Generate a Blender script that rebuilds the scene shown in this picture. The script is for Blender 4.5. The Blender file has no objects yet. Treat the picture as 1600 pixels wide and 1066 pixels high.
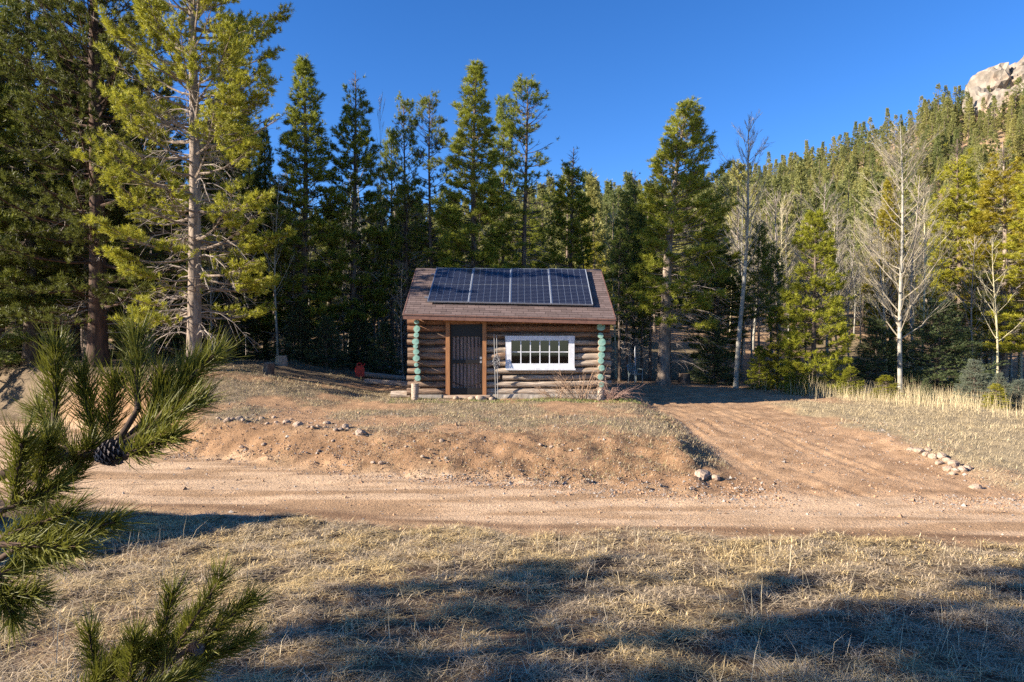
import bpy, math, random
import numpy as np

# ------------------------------------------------------------------ camera, sky, sun
scene = bpy.context.scene
COL = scene.collection
CAM_Z, F = 1.65, 1067.0                      # eye height (m), focal length in photo pixels
LIGHT = np.array([1.0, 0.30, -0.43])         # direction in which the sunlight travels
cam_d = bpy.data.cameras.new('camera')
cam_d.sensor_width = 36.0; cam_d.lens = 24.0; cam_d.clip_start = 0.05; cam_d.clip_end = 3000
cam = bpy.data.objects.new('camera', cam_d); COL.objects.link(cam)
cam.location = (0, 0, CAM_Z); cam.rotation_euler = (math.radians(90), 0, 0)
scene.camera = cam

el = math.atan2(-LIGHT[2], math.hypot(LIGHT[0], LIGHT[1]))
world = bpy.data.worlds.new('World'); scene.world = world; world.use_nodes = True
wn = world.node_tree.nodes; wl = world.node_tree.links
sky = wn.new('ShaderNodeTexSky'); sky.sky_type = 'NISHITA'; sky.sun_disc = False
sky.sun_elevation = el; sky.sun_rotation = math.atan2(-LIGHT[0], -LIGHT[1])
sky.altitude = 2800; sky.air_density = 1.0; sky.dust_density = 0.15; sky.ozone_density = 3.0
hs = wn.new('ShaderNodeHueSaturation'); hs.inputs['Hue'].default_value = .509; hs.inputs['Saturation'].default_value = 1.25     # polarised mountain sky
wl.new(sky.outputs[0], hs.inputs['Color']); wl.new(hs.outputs[0], wn['Background'].inputs[0]); wn['Background'].inputs[1].default_value = 0.08
sun_d = bpy.data.lights.new('sun', 'SUN'); sun_d.energy = 5.0; sun_d.angle = math.radians(0.5)
sun_d.color = (1.0, 0.89, 0.74)
sun = bpy.data.objects.new('sun', sun_d); COL.objects.link(sun)
from mathutils import Vector, Matrix
sun.rotation_euler = Vector(LIGHT).to_track_quat('-Z', 'Y').to_euler()
vs = scene.view_settings
scene.display_settings.display_device = 'sRGB'
vs.view_transform = 'Standard'; vs.look = 'None'; vs.gamma = 1.0; vs.use_curve_mapping = False; vs.exposure = 1.7
scene.cycles.use_denoising = False
scene.cycles.max_bounces = 6; scene.cycles.diffuse_bounces = 3; scene.cycles.transparent_max_bounces = 8

RNG = np.random.default_rng(7)

# ------------------------------------------------------------------ numpy helpers
_perm = np.random.default_rng(99).random(65536)
def vnoise(x, y, s=0):
    x = np.asarray(x, float); y = np.asarray(y, float)
    xi = np.floor(x).astype(np.int64); yi = np.floor(y).astype(np.int64)
    fx = x - xi; fy = y - yi
    fx = fx*fx*(3-2*fx); fy = fy*fy*(3-2*fy)
    h = lambda a, b: _perm[((a*73856093) ^ (b*19349663) ^ (s*83492791)) & 65535]
    return (h(xi, yi)*(1-fx)+h(xi+1, yi)*fx)*(1-fy) + (h(xi, yi+1)*(1-fx)+h(xi+1, yi+1)*fx)*fy
def fbm(x, y, s=0, o=4):
    v = 0; a = .5; t = 0
    for i in range(o):
        v = v + a*vnoise(np.asarray(x)*2**i, np.asarray(y)*2**i, s+i*17); t += a; a *= .5
    return v/t
def sm(t):
    t = np.clip(t, 0, 1); return t*t*(3-2*t)
def nrm(v):
    return v/np.maximum(np.linalg.norm(v, axis=-1, keepdims=True), 1e-9)

class MB:
    """collects vertices, faces, material indices and one colour per vertex, then links one mesh"""
    def __init__(s): s.v = []; s.f = []; s.m = []; s.c = []; s.n = 0; s.sm = []
    def add(s, v, f, mi=0, col=None, smooth=False):
        v = np.asarray(v, float).reshape(-1, 3); f = np.asarray(f, np.int64)
        s.v.append(v); s.f.append(f+s.n); s.n += len(v)
        s.m.append(np.full(len(f), mi)); s.sm.append(np.full(len(f), smooth))
        if col is None: col = np.full((len(v), 3), .5)
        col = np.asarray(col, float)
        if col.ndim == 1: col = np.repeat(col[:, None], 3, 1) if len(col) == len(v) else np.tile(col, (len(v), 1))
        s.c.append(col); return s
    def box(s, c, size, mi=0, R=None, col=None):
        x, y, z = np.array(size)/2
        v = np.array([[a*x, b*y, d*z] for d in (-1, 1) for b in (-1, 1) for a in (-1, 1)])
        if R is not None: v = v @ np.array(R).T
        f = [[0, 2, 3, 1], [4, 5, 7, 6], [0, 1, 5, 4], [2, 6, 7, 3], [0, 4, 6, 2], [1, 3, 7, 5]]
        return s.add(v+np.array(c), f, mi, col)
    def mesh(s, name, mats, color=False):
        me = bpy.data.meshes.new(name)
        V = np.concatenate(s.v) if s.v else np.zeros((0, 3))
        me.vertices.add(len(V)); me.vertices.foreach_set('co', V.astype(np.float32).ravel())
        tot = np.concatenate([np.full(len(f), f.shape[1]) for f in s.f]).astype(np.int32)
        loops = np.concatenate([f.ravel() for f in s.f]).astype(np.int32)
        me.loops.add(len(loops)); me.loops.foreach_set('vertex_index', loops)
        me.polygons.add(len(tot))
        st = np.concatenate([[0], np.cumsum(tot)[:-1]]).astype(np.int32)
        me.polygons.foreach_set('loop_start', st)
        me.polygons.foreach_set('material_index', np.concatenate(s.m).astype(np.int32))
        me.polygons.foreach_set('use_smooth', np.concatenate(s.sm).astype(bool))
        if color:
            a = me.attributes.new('col', 'FLOAT_COLOR', 'POINT')
            C4 = np.ones((len(V), 4), np.float32); C4[:, :3] = np.concatenate(s.c)
            a.data.foreach_set('color', C4.ravel())
        for m in (mats if isinstance(mats, (list, tuple)) else [mats]): me.materials.append(m)
        me.update(calc_edges=True); me.validate(); return me
    def build(s, name, mats, parent=None, color=False, **kw):
        return link(name, s.mesh(name, mats, color), parent, **kw)

def link(name, data, parent=None, loc=None, label=None, cat=None, group=None, kind=None, mat=None, rot=None, scale=None):
    o = bpy.data.objects.new(name, data); COL.objects.link(o)
    if parent is not None: o.parent = parent
    if loc is not None: o.location = loc
    if rot is not None: o.rotation_euler = rot
    if scale is not None: o.scale = scale
    if label: o['label'] = label
    if cat: o['category'] = cat
    if group: o['group'] = group
    if kind: o['kind'] = kind
    if mat is not None:
        o.material_slots[0].link = 'OBJECT'; o.material_slots[0].material = mat
    return o
def thing(name, label, cat, loc=(0, 0, 0), rot=(0, 0, 0), group=None, scale=None):
    return link(name, None, None, loc, label, cat, group, None, None, rot, scale)

def tubes(P, R, n=5):
    """B tubes of S points: P (B,S,3), R (B,S) -> vertices and quads"""
    P = np.asarray(P, float); R = np.asarray(R, float)
    B, S, _ = P.shape
    T = nrm(np.gradient(P, axis=1))
    mean = nrm(P[:, -1]-P[:, 0])
    ref = np.where(np.abs(mean[:, 2:3]) > .8, np.array([[1., 0, 0]]), np.array([[0, 0, 1.]]))[:, None, :]
    U = nrm(np.cross(T, ref)); W = np.cross(T, U)
    a = np.arange(n)*2*math.pi/n
    V = P[:, :, None, :] + R[:, :, None, None]*(U[:, :, None, :]*np.cos(a)[None, None, :, None]+W[:, :, None, :]*np.sin(a)[None, None, :, None])
    idx = np.arange(B*S*n).reshape(B, S, n)
    q = np.stack([idx[:, :-1], np.roll(idx, -1, 2)[:, :-1], np.roll(idx, -1, 2)[:, 1:], idx[:, 1:]], -1).reshape(-1, 4)
    return V.reshape(-1, 3), q
def perp(d, rng):
    r = rng.normal(size=d.shape); return nrm(np.cross(d, r))
def needles(C, D, n, ln, wd, ax, rng, lo=.45, hi=1.25):
    """tufts at C pointing along D, n flat needles each; one triangle per needle"""
    T = len(C)
    C = np.repeat(C, n, 0); D = np.repeat(D, n, 0)
    tint = np.repeat(rng.random(T), n)*.7+rng.random(T*n)*.3
    ang = rng.uniform(lo, hi, (T*n, 1)); p = perp(D, rng)
    nd = D*np.cos(ang)+p*np.sin(ang)
    b = C + D*rng.uniform(0, ax, (T*n, 1))
    w = perp(nd, rng)*wd*.5
    L = ln*rng.uniform(.7, 1.15, (T*n, 1))
    V = np.stack([b-w, b+w, b+nd*L], 1).reshape(-1, 3)
    return V, np.arange(T*n*3).reshape(-1, 3), np.repeat(tint, 3)
def blades(P, az, lean, L, W, rng, bend=.5):
    """grass blades: quad and tip triangle each"""
    N = len(P)
    h = np.stack([np.cos(az), np.sin(az), np.zeros(N)], 1)
    s = np.stack([-np.sin(az), np.cos(az), np.zeros(N)], 1)*(W[:, None]*.5)
    z = np.array([[0, 0, 1.]])
    d1 = h*np.sin(lean)[:, None]+z*np.cos(lean)[:, None]
    l2 = np.minimum(lean+bend*rng.random(N), 1.62)
    d2 = h*np.sin(l2)[:, None]+z*np.cos(l2)[:, None]
    M = P+d1*(L*.5)[:, None]; T = M+d2*(L*.5)[:, None]
    V = np.stack([P-s, P+s, M+s*.8, M-s*.8, T], 1).reshape(-1, 3)
    i = np.arange(N)*5
    q = np.stack([i, i+1, i+2, i+3], 1); t = np.stack([i+3, i+2, i+4], 1)
    return V, q, t

# ------------------------------------------------------------------ materials
def new_mat(name):
    m = bpy.data.materials.new(name); m.use_nodes = True
    nt = m.node_tree; return m, nt, nt.nodes['Principled BSDF']
def N(nt, typ, **kw):
    n = nt.nodes.new('ShaderNode'+typ)
    for k, v in kw.items():
        if k.startswith('i_'): n.inputs[k[2:].replace('_', ' ')].default_value = v
        else: setattr(n, k, v)
    return n
def noise_mix(nt, a, b, scale, detail=6, stretch=None, coord='Object', lo=.35, hi=.65):
    tc = N(nt, 'TexCoord'); src = tc.outputs[coord]
    if stretch:
        mp = N(nt, 'Mapping'); mp.inputs['Scale'].default_value = stretch; nt.links.new(src, mp.inputs[0]); src = mp.outputs[0]
    no = N(nt, 'TexNoise', i_Scale=scale, i_Detail=detail); nt.links.new(src, no.inputs['Vector'])
    mr = N(nt, 'MapRange'); mr.inputs[1].default_value = lo; mr.inputs[2].default_value = hi; nt.links.new(no.outputs[0], mr.inputs[0])
    mx = N(nt, 'Mix', data_type='RGBA'); nt.links.new(mr.outputs[0], mx.inputs[0])
    for v, i in ((a, 6), (b, 7)):
        if isinstance(v, tuple): mx.inputs[i].default_value = (*v[:3], 1)
        else: nt.links.new(v, mx.inputs[i])
    return mx.outputs[2], no.outputs[0]
def bump(nt, h, bs, strength=.4, dist=.02):
    b = N(nt, 'Bump', i_Strength=strength, i_Distance=dist); nt.links.new(h, b.inputs['Height']); nt.links.new(b.outputs[0], bs.inputs['Normal'])
def simple(name, a, b=None, scale=8, rough=.8, stretch=None, bs=.3, bd=.01, metal=0, spec=.3, a2=None):
    m, nt, p = new_mat(name)
    b = b or tuple(c*.7 for c in a)
    c, h = noise_mix(nt, a, b, scale, stretch=stretch)
    if a2:
        c, _ = noise_mix(nt, c, a2, scale*.23, stretch=stretch, lo=.5, hi=.7)
    nt.links.new(c, p.inputs['Base Color']); p.inputs['Roughness'].default_value = rough
    p.inputs['Metallic'].default_value = metal; p.inputs['Specular IOR Level'].default_value = spec
    if bs: bump(nt, h, p, bs, bd)
    return m
def needle_mat(name, dark, light, yellow, trans=.38):
    m, nt, p = new_mat(name)
    at = N(nt, 'Attribute', attribute_name='col'); oi = N(nt, 'ObjectInfo')
    mx = N(nt, 'Mix', data_type='RGBA'); nt.links.new(at.outputs['Fac'], mx.inputs[0])
    mx.inputs[6].default_value = (*dark, 1); mx.inputs[7].default_value = (*light, 1)
    mr = N(nt, 'MapRange'); mr.inputs[3].default_value = 0; mr.inputs[4].default_value = .8; nt.links.new(oi.outputs['Random'], mr.inputs[0])
    m2 = N(nt, 'Mix', data_type='RGBA'); nt.links.new(mr.outputs[0], m2.inputs[0]); nt.links.new(mx.outputs[2], m2.inputs[6]); m2.inputs[7].default_value = (*yellow, 1)
    nt.links.new(m2.outputs[2], p.inputs['Base Color']); p.inputs['Roughness'].default_value = .5; p.inputs['Specular IOR Level'].default_value = .25
    tr = N(nt, 'BsdfTranslucent'); nt.links.new(m2.outputs[2], tr.inputs[0])
    ms = N(nt, 'MixShader'); ms.inputs[0].default_value = trans
    nt.links.new(p.outputs[0], ms.inputs[1]); nt.links.new(tr.outputs[0], ms.inputs[2])
    nt.links.new(ms.outputs[0], nt.nodes['Material Output'].inputs[0]); return m
def attr_mat(name, rough=.85, trans=0, fine=None):
    m, nt, p = new_mat(name)
    at = N(nt, 'Attribute', attribute_name='col'); c = at.outputs['Color']
    nt.links.new(c, p.inputs['Base Color']); p.inputs['Roughness'].default_value = rough; p.inputs['Specular IOR Level'].default_value = .2
    if trans:
        tr = N(nt, 'BsdfTranslucent'); nt.links.new(c, tr.inputs[0]); ms = N(nt, 'MixShader'); ms.inputs[0].default_value = trans
        nt.links.new(p.outputs[0], ms.inputs[1]); nt.links.new(tr.outputs[0], ms.inputs[2]); nt.links.new(ms.outputs[0], nt.nodes['Material Output'].inputs[0])
    return m
def ground_mat():
    m, nt, p = new_mat('soil_and_duff')
    at = N(nt, 'Attribute', attribute_name='col')
    tc = N(nt, 'TexCoord')
    outs = []
    for sc, det in ((2.3, 8), (38, 5), (11, 6)):
        no = N(nt, 'TexNoise', i_Scale=sc, i_Detail=det, i_Roughness=.65); nt.links.new(tc.outputs['Object'], no.inputs['Vector']); outs.append(no.outputs[0])
    vo = N(nt, 'TexVoronoi', i_Scale=55.0); nt.links.new(tc.outputs['Object'], vo.inputs['Vector'])
    c = at.outputs['Color']
    for o, lo, hi, a, b in ((outs[0], .3, .7, .8, 1.18), (outs[1], .3, .7, .72, 1.25), (vo.outputs['Distance'], .1, .7, 1.12, .8)):
        mr = N(nt, 'MapRange'); mr.inputs[1].default_value = lo; mr.inputs[2].default_value = hi; mr.inputs[3].default_value = a; mr.inputs[4].default_value = b
        nt.links.new(o, mr.inputs[0])
        vm = N(nt, 'VectorMath', operation='SCALE'); nt.links.new(c, vm.inputs[0]); nt.links.new(mr.outputs[0], vm.inputs['Scale']); c = vm.outputs[0]
    nt.links.new(c, p.inputs['Base Color']); p.inputs['Roughness'].default_value = .95; p.inputs['Specular IOR Level'].default_value = .1
    ad = N(nt, 'Math', operation='ADD'); nt.links.new(outs[1], ad.inputs[0]); nt.links.new(outs[2], ad.inputs[1])
    bump(nt, ad.outputs[0], p, .7, .03)
    return m
M = {}
M['ground'] = ground_mat()
M['straw'] = attr_mat('dry_straw', .7, .10)
M['pebble'] = attr_mat('pebble_stone', .9)
M['bark'] = simple('grey_pine_bark', (.19, .145, .11), (.07, .05, .04), 9, .95, (1, 1, .25), .8, .03)
M['bark_red'] = simple('red_pine_bark', (.11, .062, .042), (.045, .03, .022), 8, .95, (1, 1, .25), .8, .03)
M['bark_pale'] = simple('pale_pine_bark', (.30, .235, .18), (.13, .10, .08), 9, .95, (1, 1, .3), .8, .03)
M['aspen'] = simple('pale_aspen_bark', (.33, .315, .265), (.23, .215, .18), 5, .85, (1, 1, 2.5), .2, .01, a2=(.14, .12, .10))
M['aspen_grey'] = simple('grey_bare_wood', (.34, .29, .24), (.22, .18, .15), 5, .9)
M['aspen_yellow'] = simple('yellowish_aspen_bark', (.50, .44, .26), (.36, .31, .2), 5, .9)
M['twigs_tan'] = simple('tan_aspen_twigs', (.32, .275, .20), (.21, .18, .135), 5, .9)
M['pine'] = needle_mat('pine_needles', (.09, .125, .022), (.295, .335, .045), (.31, .31, .038))
M['pine_yellow'] = needle_mat('yellow_green_needles', (.20, .21, .024), (.48, .455, .048), (.38, .345, .034), .35)
M['pine_dark'] = needle_mat('dark_pine_needles', (.065, .10, .024), (.21, .245, .042), (.20, .215, .034))
M['pine_orange'] = needle_mat('rusty_yellow_needles', (.20, .175, .02), (.43, .365, .036), (.38, .30, .03), .35)
M['pine_bright'] = needle_mat('fresh_green_needles', (.13, .165, .016), (.34, .335, .034), (.31, .29, .026), .35)
M['pine_shaded'] = needle_mat('shade_tinted_pine_needles', (.035, .055, .016), (.125, .145, .028), (.12, .125, .022))  # shade of the left grove is put into these darker needle colours
M['spruce'] = needle_mat('spruce_needles', (.055, .085, .038), (.16, .19, .08), (.13, .16, .055))
M['spruce_blue'] = needle_mat('silvery_spruce_needles', (.11, .14, .10), (.25, .28, .21), (.24, .25, .15))
M['hill'] = needle_mat('hill_conifer_needles', (.07, .10, .034), (.215, .235, .075), (.36, .32, .10), .25)
M['near_needle_shaded'] = needle_mat('near_needles_shade_tinted', (.05, .07, .012), (.185, .185, .026), (.15, .145, .02), .3)  # darkened so the near bough's shade is part of its needle colour

# ------------------------------------------------------------------ terrain
_X = lambda *p: (np.array(p[0::2], float), np.array(p[1::2], float))
RN = _X(-40, 24, -20, 15.5, -10, 11.2, -5.4, 9.6, -2.67, 8.95, 0, 8.5, 3, 8.15, 6, 7.85, 12, 7.1, 40, 3.5)
RF = _X(-40, 34, -20, 24.5, -10, 17.0, -6.8, 14.0, -4, 12.5, -1.07, 11.5, 2.85, 10.35, 7.3, 9.8, 12, 9.2, 40, 6)
RT = _X(-40, 37, -20, 26.5, -10, 18.6, -6.6, 15.2, -3, 13.6, 1.2, 13.3, 3.0, 13.3, 4.0, 18.0, 7.3, 17.5, 8.2, 14.5, 14, 13.5, 40, 12)
HX = np.array([-330, -150, -70, -37, 0, 27, 68, 95, 124, 148, 175, 330.]); HZ = np.array([40, 36, 32, 30, 37, 42, 48, 56, 66, 77, 86, 110.])
def edges(x, y=None):
    return np.interp(x, *RN), np.interp(x, *RF), np.interp(x, *RT)
def gz(x, y, fine=True):
    x = np.asarray(x, float); y = np.asarray(y, float)
    wob = (fbm(x*.9, y*.9, 5, 3)-.5)*.7
    yn, yf, yt = edges(x+wob*.5)
    yn = yn+wob*.25; yf = yf+wob*.5; yt = yt+wob*.9
    yard = -.16+.18*sm((y-yt)/5.0)
    yard = yard - np.minimum(.03*np.maximum(0, x-3), .42) + np.minimum(.19*np.maximum(0, -x-4.5), .80+.02*np.maximum(0, -x-9))*sm((y-13)/7.5)
    t = np.clip((y-yf)/np.maximum(yt-yf, .2), 0, 1)
    drive = sm((x-2.95-(fbm(x*2.5, y*2.5, 77, 3)-.5)*1.3)/1.1)
    prof = sm(t)*(1-drive)+(.35*t+.65*sm(t))*drive
    fore = -.70+.70*np.clip((yn-y)/8.5, 0, 1.0)**1.05
    z = np.where(y < yn, fore, np.where(y < yf, -.70, -.70+(yard+.70)*prof))
    # hill
    y0 = np.interp(x, [-40, -6, 3, 12, 40], [62, 50, 31, 33, 36])
    tt = (y-y0)/(225-y0)
    h = np.interp(x, HX, HZ)
    s = np.where(tt < 0, 0, np.where(tt < 1, np.clip(tt, 0, 1)**1.02, 1-.55*(tt-1)))
    k = np.clip(tt*8, 0, 1)
    z = z + h*s + k*(fbm(x/17, y/17, 21, 3)-.5)*5*np.clip(tt*3, 0, 1)
    if fine:
        road = sm((y-yn+.2)/.4)*(1-sm((y-yf+.1)/.4))
        bank = sm((y-yf)/.3)*(1-sm((y-yt)/.6))*(1-drive)
        dmk = sm((x-3.3)/.4)*(1-sm((x-7.3)/.5))*sm((y-yf)/.5)*(1-sm((y-27)/3))
        z = z + (1-road)*(1-.85*dmk)*(fbm(x*2.2, y*2.2, 3, 4)-.5)*.10*np.clip(1-tt*2, 0, 1)+(1-road)*(fbm(x*9, y*9, 4, 3)-.5)*.03*np.clip(1-tt*9, 0, 1) + bank*((fbm(x*3.1, y*3.1, 8, 4)-.5)*.13+(fbm(x*8, y*8, 9, 3)-.5)*.11)
        z = z + (1-sm((y-yn+.1)/.4))*(fbm(x*7, y*7, 66, 3)-.5)*.055*np.clip((y+2)/3, 0, 1)
        yc = (y-yn)/np.maximum(yf-yn, .5)
        z = z + road*(-.022*np.exp(-((yc-.28)/.09)**2)-.022*np.exp(-((yc-.68)/.09)**2)+(fbm(x*.7, y*3, 31, 3)-.5)*.05)
        dm = sm((x-3.6)/.4)*(1-sm((x-7.3)/.5))*sm((y-yf)/.5)*(1-sm((y-24)/3))
        xx = x+.12*np.sin(y*.6)
        for c in (4.45, 4.75, 5.15, 6.0, 6.3, 6.6):
            z = z - dm*.034*np.exp(-((xx-c+.12*(y-12))/.05)**2)*sm((vnoise(y*1.1, y*0+c*9, 5)-.3)/.3)
        z = z + dm*(fbm(x*9, y*1.6, 41, 3)-.5)*.028
    return z
def g1(x, y): return float(gz(np.array([x]), np.array([y]))[0])
def at(px, py, d): return np.array([(px-800)/F*d, d, CAM_Z+(533-py)/F*d])
def on_ground(px, py, dmax=60.0):
    d = np.arange(2.6, dmax, .02)
    x = (px-800)/F*d; z = CAM_Z+(533-py)/F*d
    g = gz(x, d); i = np.argmax(z <= g)
    return np.array([x[i], d[i], g[i]])

def spaced(lo, hi, step, far_lo, far_hi, grow):
    a = list(np.arange(lo, hi, step)); s = step; v = hi
    while v < far_hi: a.append(v); s *= grow; v += s
    a.append(far_hi); s = step; v = lo-step; b = []
    while v > far_lo: b.append(v); s *= grow; v -= s
    b.append(far_lo); return np.array(b[::-1]+a)
gx = spaced(-9, 12, .09, -330, 330, 1.07); gy = spaced(3, 21, .075, -40, 430, 1.05)
GX, GY = np.meshgrid(gx, gy); X = GX.ravel(); Y = GY.ravel(); Z = gz(X, Y)
def ground_zones(X, Y):
    w = (fbm(X*1.3, Y*1.3, 51, 4)-.5)
    yn, yf, yt = edges(X)
    fore = 1-sm((Y-yn+w*1.1+.25)/.35)
    road = (1-fore)*(1-sm((Y-yf+w*.9)/.5))
    drive = sm((X-3.55+w*.5)/.5)*(1-sm((X-7.3+w*1.6+.05*(Y-14))/.9))*sm((Y-yf+.3)/.6)*(1-sm((Y-26)/2))
    drive = np.maximum(drive, sm((X-2.2)/1)*(1-sm((X-9.5+w*3)/1.5))*sm((Y-19.5+w)/1.2)*(1-sm((Y-28.5+w*2)/1)))
    bank = (1-sm((Y-yt+.3+w*1.2)/.8))*(1-fore)*(1-road)*(1-sm((X-3.6)/.4))
    field = sm((X-7.2+w*1.5)/.8)*(1-drive)*(1-road)*(1-fore)
    forest = np.maximum(sm((Y-27.5+w*3)/2.5), sm((-X-5.5-(24-Y)*.55+w*3)/1.5)*sm((Y-19)/2))
    return w, fore, road, drive, bank, field, forest
w, fore, road, drive, bank, field, forest = ground_zones(X, Y)
n1 = fbm(X*.8, Y*.8, 61, 5)[:, None]; n2 = fbm(X*3.5, Y*3.5, 71, 4)[:, None]; n3 = fbm(X*.45, Y*3.2, 81, 4)[:, None]
C = lambda *c: np.array([c])
mixc = lambda a, b, t: a*(1-t)+b*t
yardc = mixc(C(.35, .215, .122), C(.26, .195, .125), sm((n1-.42)/.2))
col = yardc
col = mixc(col, mixc(C(.17, .098, .052), C(.37, .225, .125), n2), bank[:, None])
fieldc = mixc(C(.38, .30, .18), C(.27, .21, .13), n2); col = mixc(col, fieldc, field[:, None])
drivec = mixc(C(.43, .275, .16), C(.31, .19, .107), sm((n2-.35)/.4)); col = mixc(col, drivec, drive[:, None])
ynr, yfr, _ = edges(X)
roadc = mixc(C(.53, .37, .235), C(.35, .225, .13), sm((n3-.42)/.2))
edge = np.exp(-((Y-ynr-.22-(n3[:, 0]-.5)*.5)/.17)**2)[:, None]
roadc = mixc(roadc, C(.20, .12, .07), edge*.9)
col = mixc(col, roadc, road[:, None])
thatch = mixc(C(.19, .135, .08), C(.065, .048, .036), sm((n2-.40)/.2)); thatch = mixc(thatch, C(.25, .16, .10), sm((n1-.5)/.15)*.5)
col = mixc(col, thatch, fore[:, None])
duff = mixc(C(.20, .145, .095), C(.11, .085, .055), n2); col = mixc(col, duff, forest[:, None])
y0r = np.interp(X, [-40, -6, 3, 12, 40], [62, 50, 31, 33, 36])
hill = sm((Y-y0r+1)/3)[:, None]
hillc = mixc(C(.36, .235, .14), C(.25, .19, .11), sm((fbm(X/5, Y/5, 91, 4)[:, None]-.4)/.25)); col = mixc(col, hillc, hill)
ny, nx = GX.shape
idx = np.arange(ny*nx).reshape(ny, nx)
quads = np.stack([idx[:-1, :-1], idx[:-1, 1:], idx[1:, 1:], idx[1:, :-1]], -1).reshape(-1, 4)
fm = lambda a: a[quads].mean(1)
zone = np.zeros(len(quads), int)
zone[fm(drive) > .5] = 2; zone[fm(road) > .5] = 1; zone[fm(hill[:, 0]) > .5] = 3
V3 = np.stack([X, Y, Z], 1)
for zi, nm in ((0, 'ground'), (1, 'dirt_road'), (2, 'driveway'), (3, 'hillside')):
    q = quads[zone == zi]; u, inv = np.unique(q, return_inverse=True)
    MB().add(V3[u], inv.reshape(-1, 4), 0, col[u], True).build(nm, M['ground'], None, True, kind='structure')

# ------------------------------------------------------------------ conifers
def conifer(seed, H, cb, R, r0, lev, nb, gap=.15, tw=6, tn=10, ln=.13, wd=.02, ax=.12, top=.75, low=.5, a_lo=-.15, a_hi=.75,
            inner=.3, dead=0, lean=(0, 0), bend=.0, sides=8, bare=0.0, dead_len=.8, dead_az=None, onesided=None, wood=True):
    rng = np.random.default_rng(seed)
    S = 18; t = np.linspace(0, 1, S)
    tr = np.zeros((1, S, 3)); ph = rng.uniform(0, 6, 2)
    tr[0, :, 0] = lean[0]*H*t + bend*np.sin(t*math.pi) + .012*H*np.sin(t*5+ph[0])*t*.6
    tr[0, :, 1] = lean[1]*H*t + .012*H*np.sin(t*4+ph[1])*t*.6
    tr[0, :, 2] = t*(H+.35)-.35
    rr = r0*(1-t)**.85+.012; rr[0] *= 1.45; rr[1] *= 1.08
    mb = MB(); v, q = tubes(tr, rr[None], sides); mb.add(v, q, 0, None, True)
    pos = lambda z: np.array([np.interp(z, tr[0, :, 2], tr[0, :, k]) for k in range(3)])
    C_, D_, bP, bR, tP = [], [], [], [], []
    z = cb*H; ga = rng.uniform(0, 6)
    while z < H*.985:
        u = (z-cb*H)/(H-cb*H)
        prof = (1-u)**top*(low+(1-low)*min(1, u*3.2))
        for k in range(nb):
            ga += 2.4+rng.uniform(-.4, .4)
            if rng.random() < gap*(1.2-u): continue
            L = max(R*prof*rng.uniform(.6, 1.15), .12)
            if onesided is not None: L *= 1+onesided[1]*math.cos(ga-onesided[0])
            e = a_lo+(a_hi-a_lo)*u+rng.uniform(-.14, .14)
            zz = z+rng.uniform(-.5, .5)*lev
            b = pos(min(zz, H*.99)); hd = np.array([math.cos(ga), math.sin(ga), 0])
            s = np.linspace(0, 1, 5)[:, None]
            d = hd*math.cos(e)+np.array([0, 0, math.sin(e)])
            P = b+d*L*s+np.array([0, 0, 1])*(.16*L*s**2.2-.05*L*np.sin(s*3.1))
            bP.append(P); bR.append((.012+.011*L)*(1-s[:, 0]*.8))
            n = max(2, int(L*tw)); ss = rng.uniform(inner, 1, n)
            side = np.array([-hd[1], hd[0], 0])
            sg = np.where(np.arange(n) % 2 == 0, 1, -1)[:, None]
            an = rng.uniform(.25, 1.1, (n, 1))
            td = nrm(d*np.cos(an)+side*sg*np.sin(an)+np.array([0, 0, 1])*rng.uniform(-.05, .4, (n, 1)))
            tl = (.16+.32*L*(1.15-ss)*rng.uniform(.6, 1.2, n))[:, None]
            pb = np.stack([np.interp(ss, s[:, 0], P[:, k2]) for k2 in range(3)], 1)
            tP.append(np.stack([pb, pb+td*tl*.5+np.array([0, 0, -.01]), pb+td*tl], 1))
            for fr in ((.5, .72, .9, 1.05) if L > .6 else (.4, .7, 1.0)):
                C_.append(pb+td*tl*fr+rng.normal(0, .06, (n, 3))); D_.append(nrm(td+np.array([0, 0, .45])+rng.normal(0, .25, (n, 3))))
            C_.append(P[-1:]); D_.append(d[None]+0)
        z += lev*(1.15-.55*u)
    if wood and bP:
        v, q = tubes(np.array(bP), np.array(bR), 4); mb.add(v, q, 0)
        tp = np.concatenate(tP); v, q = tubes(tp, np.full((len(tp), 3), .006)*np.array([[1.4, 1, .6]]), 3); mb.add(v, q, 0)
    if dead:
        dz = rng.uniform(.06*H, (cb+.42*(1-cb))*H, dead); P2 = []; R2 = []; P3 = []
        for zz in dz:
            a = rng.uniform(0, 6.28) if dead_az is None else dead_az+rng.normal(0, .55)
            L = dead_len*rng.uniform(.4, 1.3); s = np.linspace(0, 1, 5)[:, None]
            hd = np.array([math.cos(a), math.sin(a), rng.uniform(-.25, .15)])
            P = pos(zz)+hd*L*s+np.array([0, 0, 1])*(.18*L*np.sin(s*2.6)-.28*L*s*s); P2.append(P); R2.append((.014+.006*L)*(1-.75*s[:, 0]))
            for j in range(9):
                f = rng.uniform(.3, 1); pb = np.array([np.interp(f, s[:, 0], P[:, k]) for k in range(3)])
                dd = nrm(hd+rng.normal(0, .55, 3)+np.array([0, 0, -.15]))*L*rng.uniform(.15, .45)
                P3.append([pb, pb+dd*.5, pb+dd+np.array([0, 0, -.04])])
        v, q = tubes(np.array(P2), np.array(R2), 4); mb.add(v, q, 1)
        P3 = np.array(P3); v, q = tubes(P3, np.full((len(P3), 3), .006), 3); mb.add(v, q, 1)
    cr = MB()
    Cc = np.concatenate(C_); Dd = nrm(np.concatenate(D_))
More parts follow.
